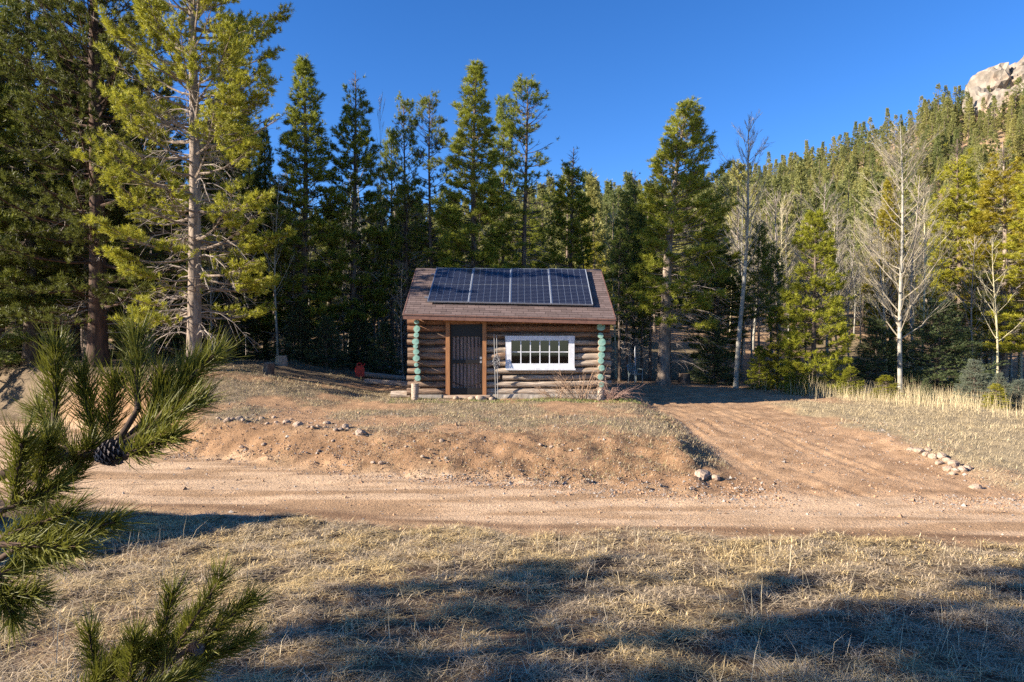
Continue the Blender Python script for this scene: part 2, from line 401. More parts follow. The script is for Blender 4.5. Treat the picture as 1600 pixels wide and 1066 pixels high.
    if bare:
        keep = fbm(Cc[:, 0]*.9+Cc[:, 2]*.7, Cc[:, 1]*.9-Cc[:, 2]*.5, seed, 2) > bare; Cc = Cc[keep]; Dd = Dd[keep]
    v, f, tint = needles(Cc, Dd, tn, ln, wd, ax, rng)
    cr.add(v, f, 0, tint)
    return mb, cr
DEADW = simple('grey_dead_wood', (.36, .30, .25), (.22, .18, .15), 6, .95)
class Tree:
    def __init__(s, H, R, mb, cr, bark='bark', needle='pine'):
        s.H = H; s.R = R
        s.t = mb.mesh('trunk', [M[bark], DEADW, M['twigs_tan']]); s.c = cr.mesh('crown', M[needle], True) if cr else None
    def put(s, x, y, H, R=None, label='', group=None, rz=0, needle=None, bark=None, name='pine_tree', cat='tree', zoff=-.05):
        k = H/s.H; kr = k if R is None else R/s.R
        o = thing(name, label, cat, (x, y, g1(x, y)+zoff), (0, 0, rz), group, (kr, kr, k))
        link('trunk', s.t, o, mat=M[bark] if bark else None)
        if s.c: link('crown', s.c, o, mat=M[needle] if needle else None)
        return o
T = {}
def mk(key, H, R, bark='bark', needle='pine', **kw):
    mb, cr = conifer(H=H, R=R, **kw); T[key] = Tree(H, R, mb, cr, bark, needle)
mk('tall_airy', 19, 4.0, 'bark_pale', 'pine_yellow', seed=11, cb=.10, r0=.25, lev=.40, nb=5, gap=.16, tw=8, tn=26, ln=0.15, wd=0.018, ax=.14, inner=.42, dead=110, dead_len=1.9, low=.8, top=.45, sides=12, a_lo=-.12, bare=.36)
mk('tall_dark', 18, 4.0, 'bark_red', 'pine', seed=12, cb=.10, r0=.30, lev=.42, nb=5, gap=.12, tw=6, tn=22, ln=0.15, wd=0.02, ax=.14, inner=.15, dead=40, dead_len=1.6, low=.9, top=.45, sides=12, bare=.27)
mk('dense_a', 14, 2.0, seed=21, cb=.12, r0=.17, lev=.33, nb=5, tw=7.5, tn=17, ln=0.18, wd=0.023, gap=.08, dead=30, dead_len=1.1, bare=.29, low=.75, top=.78)
mk('dense_b', 14, 2.0, seed=22, cb=.15, r0=.17, lev=.36, nb=5, tw=7, tn=18, ln=0.18, wd=0.023, gap=.12, dead=40, dead_len=1.2, bare=.34, low=.8, top=.66)
mk('airy', 14, 1.7, seed=23, cb=.32, r0=.13, lev=.40, nb=5, tw=6, tn=17, ln=0.17, wd=0.02, gap=.25, dead=45, dead_len=.9, bare=.40, inner=.45, top=.5)
mk('pole', 12, 1.3, seed=24, cb=.45, r0=.11, lev=.36, nb=5, tw=7, tn=15, ln=0.18, wd=0.024, gap=.15, dead=60, dead_len=.9, bare=.28, top=.5)
mk('leaning', 13, 2.4, 'bark_pale', 'pine', seed=25, cb=.24, r0=.25, lev=.34, nb=5, tw=7.5, tn=18, ln=0.18, wd=0.022, gap=.12, dead=46, dead_len=2.1, dead_az=0.0, lean=(.075, 0), bend=-.25, bare=.31, top=.6, low=.6, onesided=(.2, .35), sides=12)
mk('young', 7, 1.6, 'bark', 'pine_bright', seed=26, cb=.04, r0=.10, lev=.28, nb=5, tw=9, tn=20, ln=0.14, wd=0.018, gap=.08, low=.8, top=.62, bare=.30)
mk('spruce', 5, 1.5, 'bark', 'spruce', seed=27, cb=.02, r0=.09, lev=.20, nb=6, tw=10, tn=14, ln=0.085, wd=0.018, ax=.14, gap=.05, low=.95, top=.85, a_lo=-.1, a_hi=.6, inner=.15)
mk('hill_a', 10, 2.1, 'bark', 'hill', seed=31, cb=.05, r0=.13, lev=.40, nb=6, tw=5, tn=7, ln=.25, wd=.06, ax=.22, gap=.08, sides=5, wood=False, bare=.28, top=1.15, low=.9, a_hi=.5)
mk('hill_b', 10, 1.5, 'bark', 'hill', seed=32, cb=.2, r0=.12, lev=.44, nb=5, tw=5, tn=7, ln=.25, wd=.06, ax=.22, gap=.2, sides=5, wood=False, bare=.36, top=1.0, a_hi=.5)
mk('hill_c', 10, 2.6, 'bark', 'hill', seed=33, cb=.14, r0=.15, lev=.48, nb=5, tw=4.5, tn=7, ln=.28, wd=.065, ax=.22, gap=.25, sides=5, wood=False, bare=.40, top=.9, low=.8, a_hi=.5)

# bare aspens
def aspen(seed, H, r0, n1, lean=(0, 0), spread=.7, lo=.25, L0=.26, n2=7, n3=4, up=.75):
    rng = np.random.default_rng(seed); S = 16; t = np.linspace(0, 1, S)
    tr = np.zeros((1, S, 3)); tr[0, :, 0] = lean[0]*H*t+.10*np.sin(t*6+seed); tr[0, :, 1] = lean[1]*H*t+.08*np.sin(t*5+seed); tr[0, :, 2] = t*(H+.3)-.3
    rr = r0*(1-t)**.8+.008; rr[0] *= 1.3
    mb = MB(); v, q = tubes(tr, rr[None]*.82, 10); mb.add(v, q, 0, None, True)
    def grow(base, d, L, S=4, k=.25):
        s = np.linspace(0, 1, S)[None, :, None]
        return base[:, None]+d[:, None]*L[:, None, None]*s+np.array([0, 0, 1])*k*L[:, None, None]*s**2+rng.normal(0, .02, (len(L), S, 3))*L[:, None, None]*s
    z = np.sort(rng.uniform(lo, .97, n1))*H; u = z/H
    b = np.stack([np.interp(z, tr[0, :, 2], tr[0, :, k]) for k in range(3)], 1)
    a = np.arange(n1)*2.4+rng.normal(0, .4, n1); e = rng.normal(up, .15, n1)
    d = np.stack([np.cos(a)*np.cos(e)*spread*1.3, np.sin(a)*np.cos(e)*spread*1.3, np.sin(e)], 1); d = nrm(d)
    L = H*L0*(1-u)**.6*rng.uniform(.35, 1.3, n1)+.2
    P1 = grow(b, d, L, 6); r1 = np.clip(r0*.20*(1-u)+.007, .007, .03)[:, None]*(1-.8*np.linspace(0, 1, 6))[None]+.003
    v, q = tubes(P1, r1, 5); mb.add(v, q, 2 if r0 > .1 else 0)
    def kids(P, Lp, n, frac, rad, kk, w):
        B, S_, _ = P.shape; f = rng.uniform(.25, 1, (B, n)); g = f*(S_-1); i = np.minimum(g.astype(int), S_-2); fr = (g-i)[..., None]
        bb = np.take_along_axis(P, i[..., None], 1)*(1-fr)+np.take_along_axis(P, i[..., None]+1, 1)*fr
        dd = nrm(nrm(P[:, -1]-P[:, 0])[:, None]+rng.normal(0, w, (B, n, 3))); LL = Lp[:, None]*frac*rng.uniform(.5, 1.2, (B, n))*(1.2-f*.6)
        PP = grow(bb.reshape(-1, 3), dd.reshape(-1, 3), LL.ravel(), 4, kk)
        v, q = tubes(PP, np.tile(np.array([rad, rad*.85, rad*.7, rad*.4]), (len(PP), 1)), 3); mb.add(v, q, 2)
        return PP, LL.ravel()
    P2, L2 = kids(P1, L, n2, .45, .006, .2, .38)
    kids(P2, L2, n3, .55, .0042, .15, .42)
    return mb
A = {}
A['big'] = Tree(10.5, 3, aspen(41, 10.5, .12, 62, up=.62, L0=.30, lo=.17, n2=11, n3=6), None, 'aspen')
A['lean'] = Tree(11.0, 2, aspen(42, 11.0, .125, 40, lean=(.05, 0), up=.85, L0=.24, lo=.42, n2=8, n3=5), None, 'aspen')
A['thin'] = Tree(8, 1.5, aspen(43, 8, .065, 22, lean=(-.03, 0), up=.8, L0=.2, lo=.35, n2=6, n3=3), None, 'aspen')
A['brush'] = Tree(8.5, 2.2, aspen(44, 8.5, .08, 40, up=.7, L0=.30, lo=.2, n2=9, n3=5), None, 'aspen_grey')

def H_of(top, d, x): return CAM_Z+(533-top)/F*d - g1(x, d)
def pine(px, top, d, key, label, R=None, H=None, **kw):
    x = (px-800)/F*d; h = H or H_of(top, d, x)
    return T[key].put(x, d, h, R, label, **kw)

# ------------------------------------------------------------------ the log cabin
YF, XL, XR = 19.3, -2.68, 2.52            # front wall centre line, side wall centre lines
YB = 24.05
M['log'] = simple('weathered_log', (.30, .21, .145), (.10, .06, .04), 7, .85, (.45, 7, 7), .9, .02, a2=(.17, .09, .05))
M['log_red'] = simple('red_brown_log', (.27, .135, .075), (.11, .055, .033), 7, .85, (.45, 7, 7), .9, .02)
M['log_side'] = simple('weathered_side_log', (.27, .20, .145), (.14, .09, .06), 5, .85, (6, .6, 6), .5, .012)
M['log_grey'] = simple('bleached_log', (.44, .36, .285), (.19, .145, .11), 7, .85, (.45, 7, 7), .9, .02, a2=(.28, .19, .12))
M['chink'] = simple('old_chinking', (.10, .07, .05), (.05, .036, .028), 7, .95, None, .6, .02)
M['teal'] = simple('pale_teal_paint', (.23, .39, .31), (.10, .22, .19), 14, .8, None, .6, .008, a2=(.29, .44, .36))
M['post'] = simple('brown_stained_post', (.33, .15, .06), (.22, .10, .045), 6, .6, (6, 6, .6), .3, .005)
M['fascia'] = simple('red_brown_fascia', (.17, .085, .06), (.12, .06, .045), 8, .55, None, .15, .004)
M['steel'] = simple('black_brown_steel', (.012, .010, .010), (.008, .007, .007), 14, .45, None, .05, .002)
M['innerdoor'] = simple('red_brown_door', (.36, .27, .24), (.25, .18, .155), 6, .6, (6, 6, .5), .1, .003)
M['white'] = simple('white_window_paint', (.64, .65, .68), (.50, .51, .53), 7, .5, None, .1, .003)
M['brass'] = simple('worn_lock_metal', (.5, .5, .52), (.35, .34, .33), 20, .35, None, 0, metal=.8)
M['concrete'] = simple('pale_foundation_concrete', (.36, .32, .275), (.25, .215, .175), 5, .95, None, .5, .02, a2=(.22, .15, .10))
M['alu'] = simple('panel_aluminium', (.34, .36, .40), (.30, .32, .35), 12, .35, None, 0, metal=.55)
M['slab'] = simple('tan_step_stone', (.42, .31, .23), (.30, .22, .16), 5, .9, None, .5, .02)
M['dirtystone'] = simple('tan_field_stone', (.38, .28, .20), (.22, .16, .115), 4, .9, None, .6, .03, a2=(.36, .28, .23))
M['cutwood'] = simple('cut_log_wood', (.36, .24, .15), (.24, .15, .09), 7, .9, None, .4, .01)
M['conduit'] = simple('grey_conduit', (.27, .26, .25), (.19, .185, .18), 9, .5, None, 0)
def glass():
    m, nt, p = new_mat('old_window_glass')
    tr = N(nt, 'BsdfTransparent'); tr.inputs[0].default_value = (.28, .29, .29, 1)
    gl = N(nt, 'BsdfGlossy'); gl.inputs['Roughness'].default_value = .03
    fr = N(nt, 'Fresnel', i_IOR=1.6); ms = N(nt, 'MixShader')
    nt.links.new(fr.outputs[0], ms.inputs[0]); nt.links.new(tr.outputs[0], ms.inputs[1]); nt.links.new(gl.outputs[0], ms.inputs[2])
    nt.links.new(ms.outputs[0], nt.nodes['Material Output'].inputs[0]); return m
M['glass'] = glass()
def cells():
    m, nt, p = new_mat('solar_cell_glass')
    tc = N(nt, 'TexCoord'); sp = N(nt, 'SeparateXYZ'); nt.links.new(tc.outputs['Object'], sp.inputs[0])
    mu = N(nt, 'Math', operation='MULTIPLY'); mu.inputs[1].default_value = 1/.094; nt.links.new(sp.outputs[1], mu.inputs[0])
    fr = N(nt, 'Math', operation='FRACT'); nt.links.new(mu.outputs[0], fr.inputs[0])
    gt = N(nt, 'Math', operation='LESS_THAN'); gt.inputs[1].default_value = .07; nt.links.new(fr.outputs[0], gt.inputs[0])
    mx = N(nt, 'Mix', data_type='RGBA'); nt.links.new(gt.outputs[0], mx.inputs[0]); mx.inputs[6].default_value = (.008, .010, .022, 1); mx.inputs[7].default_value = (.16, .18, .23, 1)
    nt.links.new(mx.outputs[2], p.inputs['Base Color']); p.inputs['Roughness'].default_value = .12; p.inputs['Specular IOR Level'].default_value = .16
    return m
M['cell'] = cells()
M['backsheet'] = simple('panel_backsheet', (.30, .33, .37), (.27, .30, .34), 9, .3, None, 0)
def shingle_mat():
    m, nt, p = new_mat('brown_asphalt_shingle')
    at_ = N(nt, 'Attribute', attribute_name='col')
    c, h = noise_mix(nt, (.8, .8, .8), (1.15, 1.12, 1.1), 60)
    mx = N(nt, 'Mix', data_type='RGBA', blend_type='MULTIPLY'); mx.inputs[0].default_value = 1
    nt.links.new(at_.outputs['Color'], mx.inputs[6]); nt.links.new(c, mx.inputs[7]); nt.links.new(mx.outputs[2], p.inputs['Base Color'])
    p.inputs['Roughness'].default_value = .95; p.inputs['Specular IOR Level'].default_value = .15; bump(nt, h, p, .4, .005); return m
M['shingle'] = shingle_mat()

cabin = thing('log_cabin', 'small log cabin with brown shingle roof and teal painted log ends', 'cabin', (0, 0, 0))
lrng = np.random.default_rng(5)
def log_mesh(name, p0, p1, r, mat, parent, seed=None, n=12, S=10, wob=.02, taper=.22):
    p0 = np.array(p0, float); p1 = np.array(p1, float); o = (p0+p1)/2
    s = np.linspace(0, 1, S); P = (p0-o)[None]+(p1-p0)[None]*s[:, None]
    P = P+np.cumsum(lrng.normal(0, wob*.5, (S, 3)), 0)*np.array([.2, .5, .6])*np.sin(s*math.pi)[:, None]**.5
    R = r*(1+taper*lrng.uniform(-1, 1)*(s-.5))*(1+lrng.normal(0, .03, S))
    v, q = tubes(P[None], R[None], n)
    v += lrng.normal(0, .0035, v.shape)
    mb = MB().add(v, q, 0, None, True)
    for e in (0, S-1):
        ring = v[e*n:(e+1)*n]; c = ring.mean(0); k = (P[e]-P[1 if e == 0 else S-2]); k = k/np.linalg.norm(k)*.008
        cv = np.vstack([ring, c+k]); mb.add(cv, [[i, (i+1) % n, n] for i in range(n)], 0)
    return mb.build(name, mat, parent, loc=tuple(o))
DX0, DX1 = -1.86, -.72       # door opening with posts
WX0, WX1, WZ0, WZ1 = -.17, 1.74, .865, 1.785
for k in range(12):
    z = .235+.195*k; r = .086+lrng.uniform(-.016, .014)
    segs = [(-2.93-lrng.uniform(0, .04), 2.76+lrng.uniform(0, .05))]
    if k <= 9:
        segs = [(segs[0][0], DX0+.02), (DX1-.02, segs[0][1])]
    if 4 <= k <= 7:
        segs = [segs[0], (DX1-.02, WX0+.03), (WX1-.03, segs[1][1])]
    if k == 2: segs = [segs[0], (segs[1][0], -.35), (-.26, segs[1][1])]
    for j, (a, b) in enumerate(segs):
        log_mesh('log', (a, YF+lrng.uniform(-.03, .03), z+lrng.uniform(-.022, .022)), (b, YF+lrng.uniform(-.03, .03), z+lrng.uniform(-.022, .022)), r,
                 M['log_red'] if k in (9, 10) else M['log_grey'] if (k <= 7 and a > -1 and lrng.random() < .75) else M['log'], cabin, S=8 if b-a < 2 else 14)
    if k < 12:
        log_mesh('log', (-2.9, YB, z), (2.72, YB, z), r, M['log'], cabin, S=8)
lefts = [(651, 503, 8), (651, 514, 10.5), (650, 523.5, 8.5), (649.5, 534, 11), (649.5, 541.5, 7.5), (650, 550, 10), (650.5, 560, 11), (650.5, 570, 7), (652.5, 580, 10), (652.5, 591, 10)]
rights = [(939.5, 511, 13), (938.5, 524.5, 9), (940.5, 535, 12), (940.5, 545, 11), (940, 555, 10.5), (939, 564, 9.5), (940, 575, 9.5), (938, 589, 10), (939.5, 601, 9)]
for lst, xw, sgn in ((lefts, XL, -1), (rights, XR, 1)):
    for (px, py, w_) in lst:
        d = 18.98; p = at(px, py, d); r = w_/F*d*.5
        yend = d+lrng.uniform(-.03, .04)
        o = log_mesh('log', (p[0], yend, p[2]), (xw, YB+.25, p[2]), max(r, .06), M['log_side'], cabin, S=12, taper=0)
        a = np.arange(14)*2*math.pi/14; rr_ = max(r, .06)*(.97+lrng.normal(0, .045, 14)); sq = lrng.uniform(.88, 1.05)
        ring = np.stack([np.cos(a)*rr_, np.zeros(14), np.sin(a)*rr_*sq], 1)
        mb = MB(); fr = ring+np.array([0, -.022, 0]); ct = np.array([[0, -.026, 0]])
        mb.add(np.vstack([ring*np.array([1.02, 1, 1.02]), fr, ct]), [[i, (i+1) % 14, 14+(i+1) % 14, 14+i] for i in range(14)])
        mb.add(np.vstack([fr, ct]), [[(i+1) % 14, i, 14] for i in range(14)])
        e = mb.build('painted_end', M['teal'], o); e.location = Vector((p[0], yend, p[2]))-o.location
    for k in range(3 if sgn < 0 else 4):
        log_mesh('log', (xw, YF-.05, .13+k*.19 if sgn < 0 else -.05+k*.19), (xw, YB+.2, .13+k*.19), .095, M['log_side'], cabin, S=8)
# gable logs up to the ridge on both ends
for xw in (XL, XR):
    for k in range(9):
        z = 2.42+.17*k; half = max(.15, (3.84-z)/1.56*2.9-.28)
        log_mesh('log', (xw, 21.65-half, z), (xw, 21.65+half, z), .09, M['log_side'], cabin, S=6)
# chinking behind the logs, with the two openings left free
mb = MB()
def wall_rect(x0, x1, z0, z1): mb.box(((x0+x1)/2, YF+.05, (z0+z1)/2), (x1-x0, .06, z1-z0))
wall_rect(-2.66, DX0+.05, .05, 2.5); wall_rect(DX1-.05, WX0+.06, .05, 2.5); wall_rect(WX1-.06, 2.5, .05, 2.5)
wall_rect(DX0+.051, DX1-.051, 2.2, 2.5); wall_rect(WX0+.061, WX1-.061, .05, WZ0+.05); wall_rect(WX0+.061, WX1-.061, WZ1-.05, 2.5)
mb.build('chinking', M['chink'], cabin)
for xw in (XL, XR): MB().box((xw, 21.65, 1.2), (.09, 4.6, 2.5)).build('chinking', M['chink'], cabin)
MB().box((0, YB, 1.2), (5.1, .09, 2.5)).build('chinking', M['chink'], cabin)
MB().box((-.08, 21.65, .06), (5.1, 4.6, .08)).build('floor_deck', M['innerdoor'], cabin)
# foundation
mb = MB(); nxs = 40
xs_ = np.linspace(-.72, 2.42, nxs); top_ = .155+.01*np.sin(xs_*7); bot = np.full(nxs, -.45)
fv = []
for i in range(nxs):
    fy = 19.17-.01*lrng.random()
    fv += [[xs_[i], fy+.02, top_[i]], [xs_[i], fy-.012*lrng.random(), .02+.03*lrng.random()], [xs_[i], fy-.07, bot[i]], [xs_[i], 19.5, top_[i]]]
fv = np.array(fv); q = []
for i in range(nxs-1):
    a, b = i*4, i*4+4
    q += [[a, b, b+3, a+3], [a+1, b+1, b, a], [a+2, b+2, b+1, a+1]]
mb.add(fv, q).build('foundation', M['concrete'], cabin)
MB().box((-2.2, 19.3, -.05), (.9, .2, .38)).build('foundation', M['concrete'], cabin)
for px, x_, zt in ((648, None, .48), (939, None, .36)):
    p = at(px, 610, 18.86); g = g1(p[0], p[1])
    log_mesh('corner_pier', (p[0], p[1], g-.15), (p[0]+.01, p[1]+.02, zt), .105, M['log_grey'], cabin, S=5)
# roof
RA, RB, RC, RD = (np.array(v, float) for v in ((-2.98, 18.75, 2.37), (2.84, 18.75, 2.225), (2.80, 21.65, 3.90), (-3.02, 21.65, 3.93)))
RE, RG = np.array((-2.98, 24.55, 2.33)), np.array((2.84, 24.55, 2.28))
def roof_pt(u, v, off=0, back=False):
    a, b = (RE, RG) if back else (RA, RB)
    u = np.asarray(u, float)[..., None]; v = np.asarray(v, float)[..., None]
    p = (a*(1-u)+b*u)*(1-v)+(RD*(1-u)+RC*u)*v
    n = nrm(np.array([0, -1.56, 2.9]) if not back else np.array([0, 1.56, 2.9]))
    return p+n*off
roof = MB()
for back in (False, True):
    g = np.array([roof_pt(u, v, o, back) for o in (0, -.07) for v in (0, .5, 1) for u in (0, .5, 1)])
    f = []
    for k in range(2):
        for i in range(2):
            for j in range(2):
                a = k*9+i*3+j; f.append([a, a+1, a+4, a+3])
    for a, b in ((0, 1), (1, 2), (2, 5), (5, 8), (8, 7), (7, 6), (6, 3), (3, 0)): f.append([a, b, b+9, a+9])
    roof.add(g, f)
ro = roof.build('roof', M['fascia'], cabin)
sh = MB(); rows = 24; srng = np.random.default_rng(3)
for back in (False, True):
    for i in range(rows):
        v0 = i/rows-.012; v1 = min((i+1.25)/rows, 1.0); u = -.006 - (i % 2)*.026-.01*srng.random()
        while u < 1.0:
            du = .052*srng.uniform(.92, 1.08); a, b = max(u, -.006), min(u+du-.0016, 1.006); u += du
            if b-a < .004: continue
            hb = .016+srng.uniform(0, .006)
            P = np.array([roof_pt(a, v0, hb, back), roof_pt(b, v0, hb, back), roof_pt(b, v1, .004, back), roof_pt(a, v1, .004, back), roof_pt(a, v0, -.004, back), roof_pt(b, v0, -.004, back), roof_pt(b, v1, -.004, back), roof_pt(a, v1, -.004, back)])
            c = np.array([.135, .10, .092])*srng.uniform(.78, 1.2)
            sh.add(P, [[0, 1, 2, 3], [4, 5, 1, 0], [5, 6, 2, 1], [7, 4, 0, 3]], 0, np.tile(c, (8, 1)))
# ridge caps
for i in range(30):
    a, b = i/30-.003, (i+1.15)/30
    P = [roof_pt(a, .965, .028), roof_pt(b, .965, .022), roof_pt(b, 1, .03), roof_pt(a, 1, .036), roof_pt(a, .965, .028, True), roof_pt(b, .965, .022, True)]
    sh.add(np.array(P), [[0, 1, 2, 3], [3, 2, 5, 4]], 0, np.tile(np.array([.13, .097, .09])*srng.uniform(.8, 1.15), (6, 1)))
sh.build('shingles', M['shingle'], ro, True, kind='stuff')
def board(name, p0, p1, h, t, mat, parent):
    p0 = np.array(p0, float); p1 = np.array(p1, float); d = p1-p0; L = np.linalg.norm(d); d /= L
    up = np.array([0, 0, 1.]); s = nrm(np.cross(d, up)); up = np.cross(s, d)
    return MB().box((p0+p1)/2, (L, t, h), 0, np.stack([d, s, up], 1)).build(name, mat, parent)
board('fascia_board', RA+np.array([0, -.012, -.055]), RB+np.array([0, -.012, -.055]), .13, .022, M['fascia'], ro)
board('drip_edge', RA+np.array([0, -.03, .014]), RB+np.array([0, -.03, .014]), .03, .02, M['fascia'], ro)
for a, b in ((RA, RD), (RB, RC), (RE, RD), (RG, RC)):
    sx = -.012 if a[0] < 0 else .012
    board('rake_board', a+np.array([sx, 0, -.05]), b+np.array([sx, 0, -.05]), .13, .022, M['fascia'], ro)
for i in range(8):
    x_ = -2.6+i*.73; z_ = np.interp(x_, [-2.98, 2.84], [2.37, 2.225])
    board('rafter', (x_, 18.79, z_-.10), (x_, 21.6, 3.81), .10, .06, M['post'], ro)
# door
def bx(name, x0, x1, y0, y1, z0, z1, mat, parent): return MB().box(((x0+x1)/2, (y0+y1)/2, (z0+z1)/2), (x1-x0, y1-y0, z1-z0)).build(name, mat, parent)
for x0, x1 in ((DX0, -1.745), (-.828, DX1)): bx('door_post', x0, x1, 19.13, 19.37, .12, 2.24, M['post'], cabin)
bx('door_header', -1.744, -.829, 19.14, 19.36, 2.16, 2.26, M['post'], cabin)
door = bx('security_door', -1.735, -.838, 19.275, 19.30, .16, .32, M['steel'], cabin)     # kick plate carries the rest
for x0, x1 in ((-1.735, -1.68), (-.893, -.838)): bx('stile', x0, x1, 19.265, 19.305, .322, 2.15, M['steel'], door)
bx('top_panel', -1.679, -.894, 19.27, 19.30, 1.78, 2.15, M['steel'], door)
bx('middle_rail', -1.679, -.894, 19.262, 19.302, 1.02, 1.12, M['steel'], door)
for i in range(7):
    x_ = -1.60+i*.104; bx('bar', x_, x_+.034, 19.27, 19.29, .323, 1.019, M['steel'], door); bx('bar', x_, x_+.034, 19.27, 19.29, 1.121, 1.779, M['steel'], door)
s = np.linspace(0, 1, 9); arc = np.stack([-1.68+.79*s, np.full(9, 19.262), .50-.12*np.sin(s*math.pi)], 1)[None]
v, q = tubes(arc, np.full((1, 9), .011), 6); MB().add(v, q).build('curved_bar', M['steel'], door)
for z0 in (1.05, 1.16): bx('lock', -.905, -.85, 19.235, 19.264, z0-.02, z0+.045, M['brass'], door)
idoor = bx('inner_door', -1.74, -.835, 19.345, 19.385, .15, 2.16, M['innerdoor'], cabin)
for i in range(4):
    x_ = -1.66+i*.205; bx('door_panel', x_, x_+.16, 19.33, 19.344, .45, 1.95, M['innerdoor'], idoor)
# step
rs = np.random.default_rng(8)
def rock_mesh(seed, sub=2, rough=.18, flat=.7):
    import bmesh
    bm = bmesh.new(); bmesh.ops.create_icosphere(bm, subdivisions=sub, radius=1.0)
    r = np.random.default_rng(seed); dirs = nrm(r.normal(size=(9, 3))); ds = r.uniform(.6, .95, 9)
    v = np.array([p.co[:] for p in bm.verts]); f = np.array([[p.index for p in q.verts] for q in bm.faces])
    for d, o in zip(dirs, ds):
        k = v@d; v = v-np.maximum(k-o, 0)[:, None]*d*.9
    v *= 1+r.normal(0, rough*.2, (len(v), 1)); v[:, 2] *= flat; bm.free()
    return v, f
g = g1(-1.3, 18.95)
sv = np.array([[-1.9, 18.93], [-1.2, 18.87], [-.62, 18.92], [-.6, 19.2], [-1.9, 19.2]])
mb = MB(); top = np.c_[sv, np.full(5, .135)]; bo = np.c_[sv*1.0, np.full(5, .06)]; allv = np.vstack([top, bo])
mb.add(allv, [[i, (i+1) % 5, 5+(i+1) % 5, 5+i][::-1] for i in range(5)]); mb.add(top, [[0, 1, 2, 3, 4]])
mb.build('step_slab', M['slab'], cabin)
bx('step_base', -1.82, -.7, 18.98, 19.2, g-.2, .058, M['slab'], cabin)
for i, (px, r) in enumerate(((737, .11), (750, .15), (768, .10), (712, .09))):
    x_ = (px-800)/F*18.85; v, f = rock_mesh(80+i)
    MB().add(v*r, f, 0, None, True).build('step_stone', None or M['dirtystone'], None, loc=(x_, 18.84, g1(x_, 18.84)+r*.35), label='small tan stone tucked under the cabin doorstep', cat='stone', group='stones under the doorstep')
# window
win = MB().box(((WX0+WX1)/2, 19.185, WZ1+.0-.055), (WX1-WX0+.05, .10, .13)).build('window', M['white'], cabin)
bx('frame_rail', WX0-.012, WX1+.012, 19.13, 19.24, WZ0+.02, WZ0+.155, M['white'], win)
for x0, x1 in ((WX0-.012, WX0+.15), (WX1-.15, WX1+.012)): bx('frame_stile', x0, x1, 19.14, 19.24, WZ0+.157, WZ1-.122, M['white'], win)
bx('sill', WX0-.0, WX1+.035, 19.05, 19.24, WZ0-.03, WZ0+.018, M['white'], win)
gx0, gx1, gz0, gz1 = WX0+.15, WX1-.15, WZ0+.155, WZ1-.12
for i in range(1, 6):
    x_ = gx0+(gx1-gx0)*i/6; bx('muntin', x_-.013, x_+.013, 19.19, 19.225, gz0, gz1, M['white'], win)
zm = (gz0+gz1)/2
for i in range(6):
    a = gx0+(gx1-gx0)*i/6+.0135; b = gx0+(gx1-gx0)*(i+1)/6-.0135
    bx('cross_muntin', a, b, 19.192, 19.223, zm-.012, zm+.012, M['white'], win)
    for z0, z1 in ((gz0, zm-.0125), (zm+.0125, gz1)): bx('pane', a, b, 19.205, 19.209, z0+.001, z1-.001, M['glass'], win)
# conduits and a loop of rope beside the door
for px0, px1, y0 in ((772, 774.5, 522), (776, 778, 524)):
    a = at(px0, y0, 19.08); b = at(px1, 624, 19.05); v, q = tubes(np.linspace(a, b, 6)[None], np.full((1, 6), .012), 6)
    MB().add(v, q).build('conduit', M['conduit'], cabin)
th = np.linspace(0, 6.28*6, 90); c0 = at(775, 556, 19.05); kr = np.random.default_rng(2); wv_ = np.interp(th, np.linspace(0, 40, 26), kr.normal(0, 1, 26)); wz_ = np.interp(th, np.linspace(0, 40, 22), kr.normal(0, 1, 22))
P = np.stack([c0[0]+(.055+.045*wv_)*np.cos(th)+.03*wz_, c0[1]+.02*np.sin(th*.7)-.01, c0[2]-.10+(.13+.07*wz_)*np.sin(th)-.10*np.abs(wv_)], 1)[None]
v, q = tubes(P, np.full((1, 90), .008), 5); MB().add(v, q).build('hanging_rope', M['conduit'], None, label='coil of grey rope hanging on the wall beside the cabin door', cat='rope')

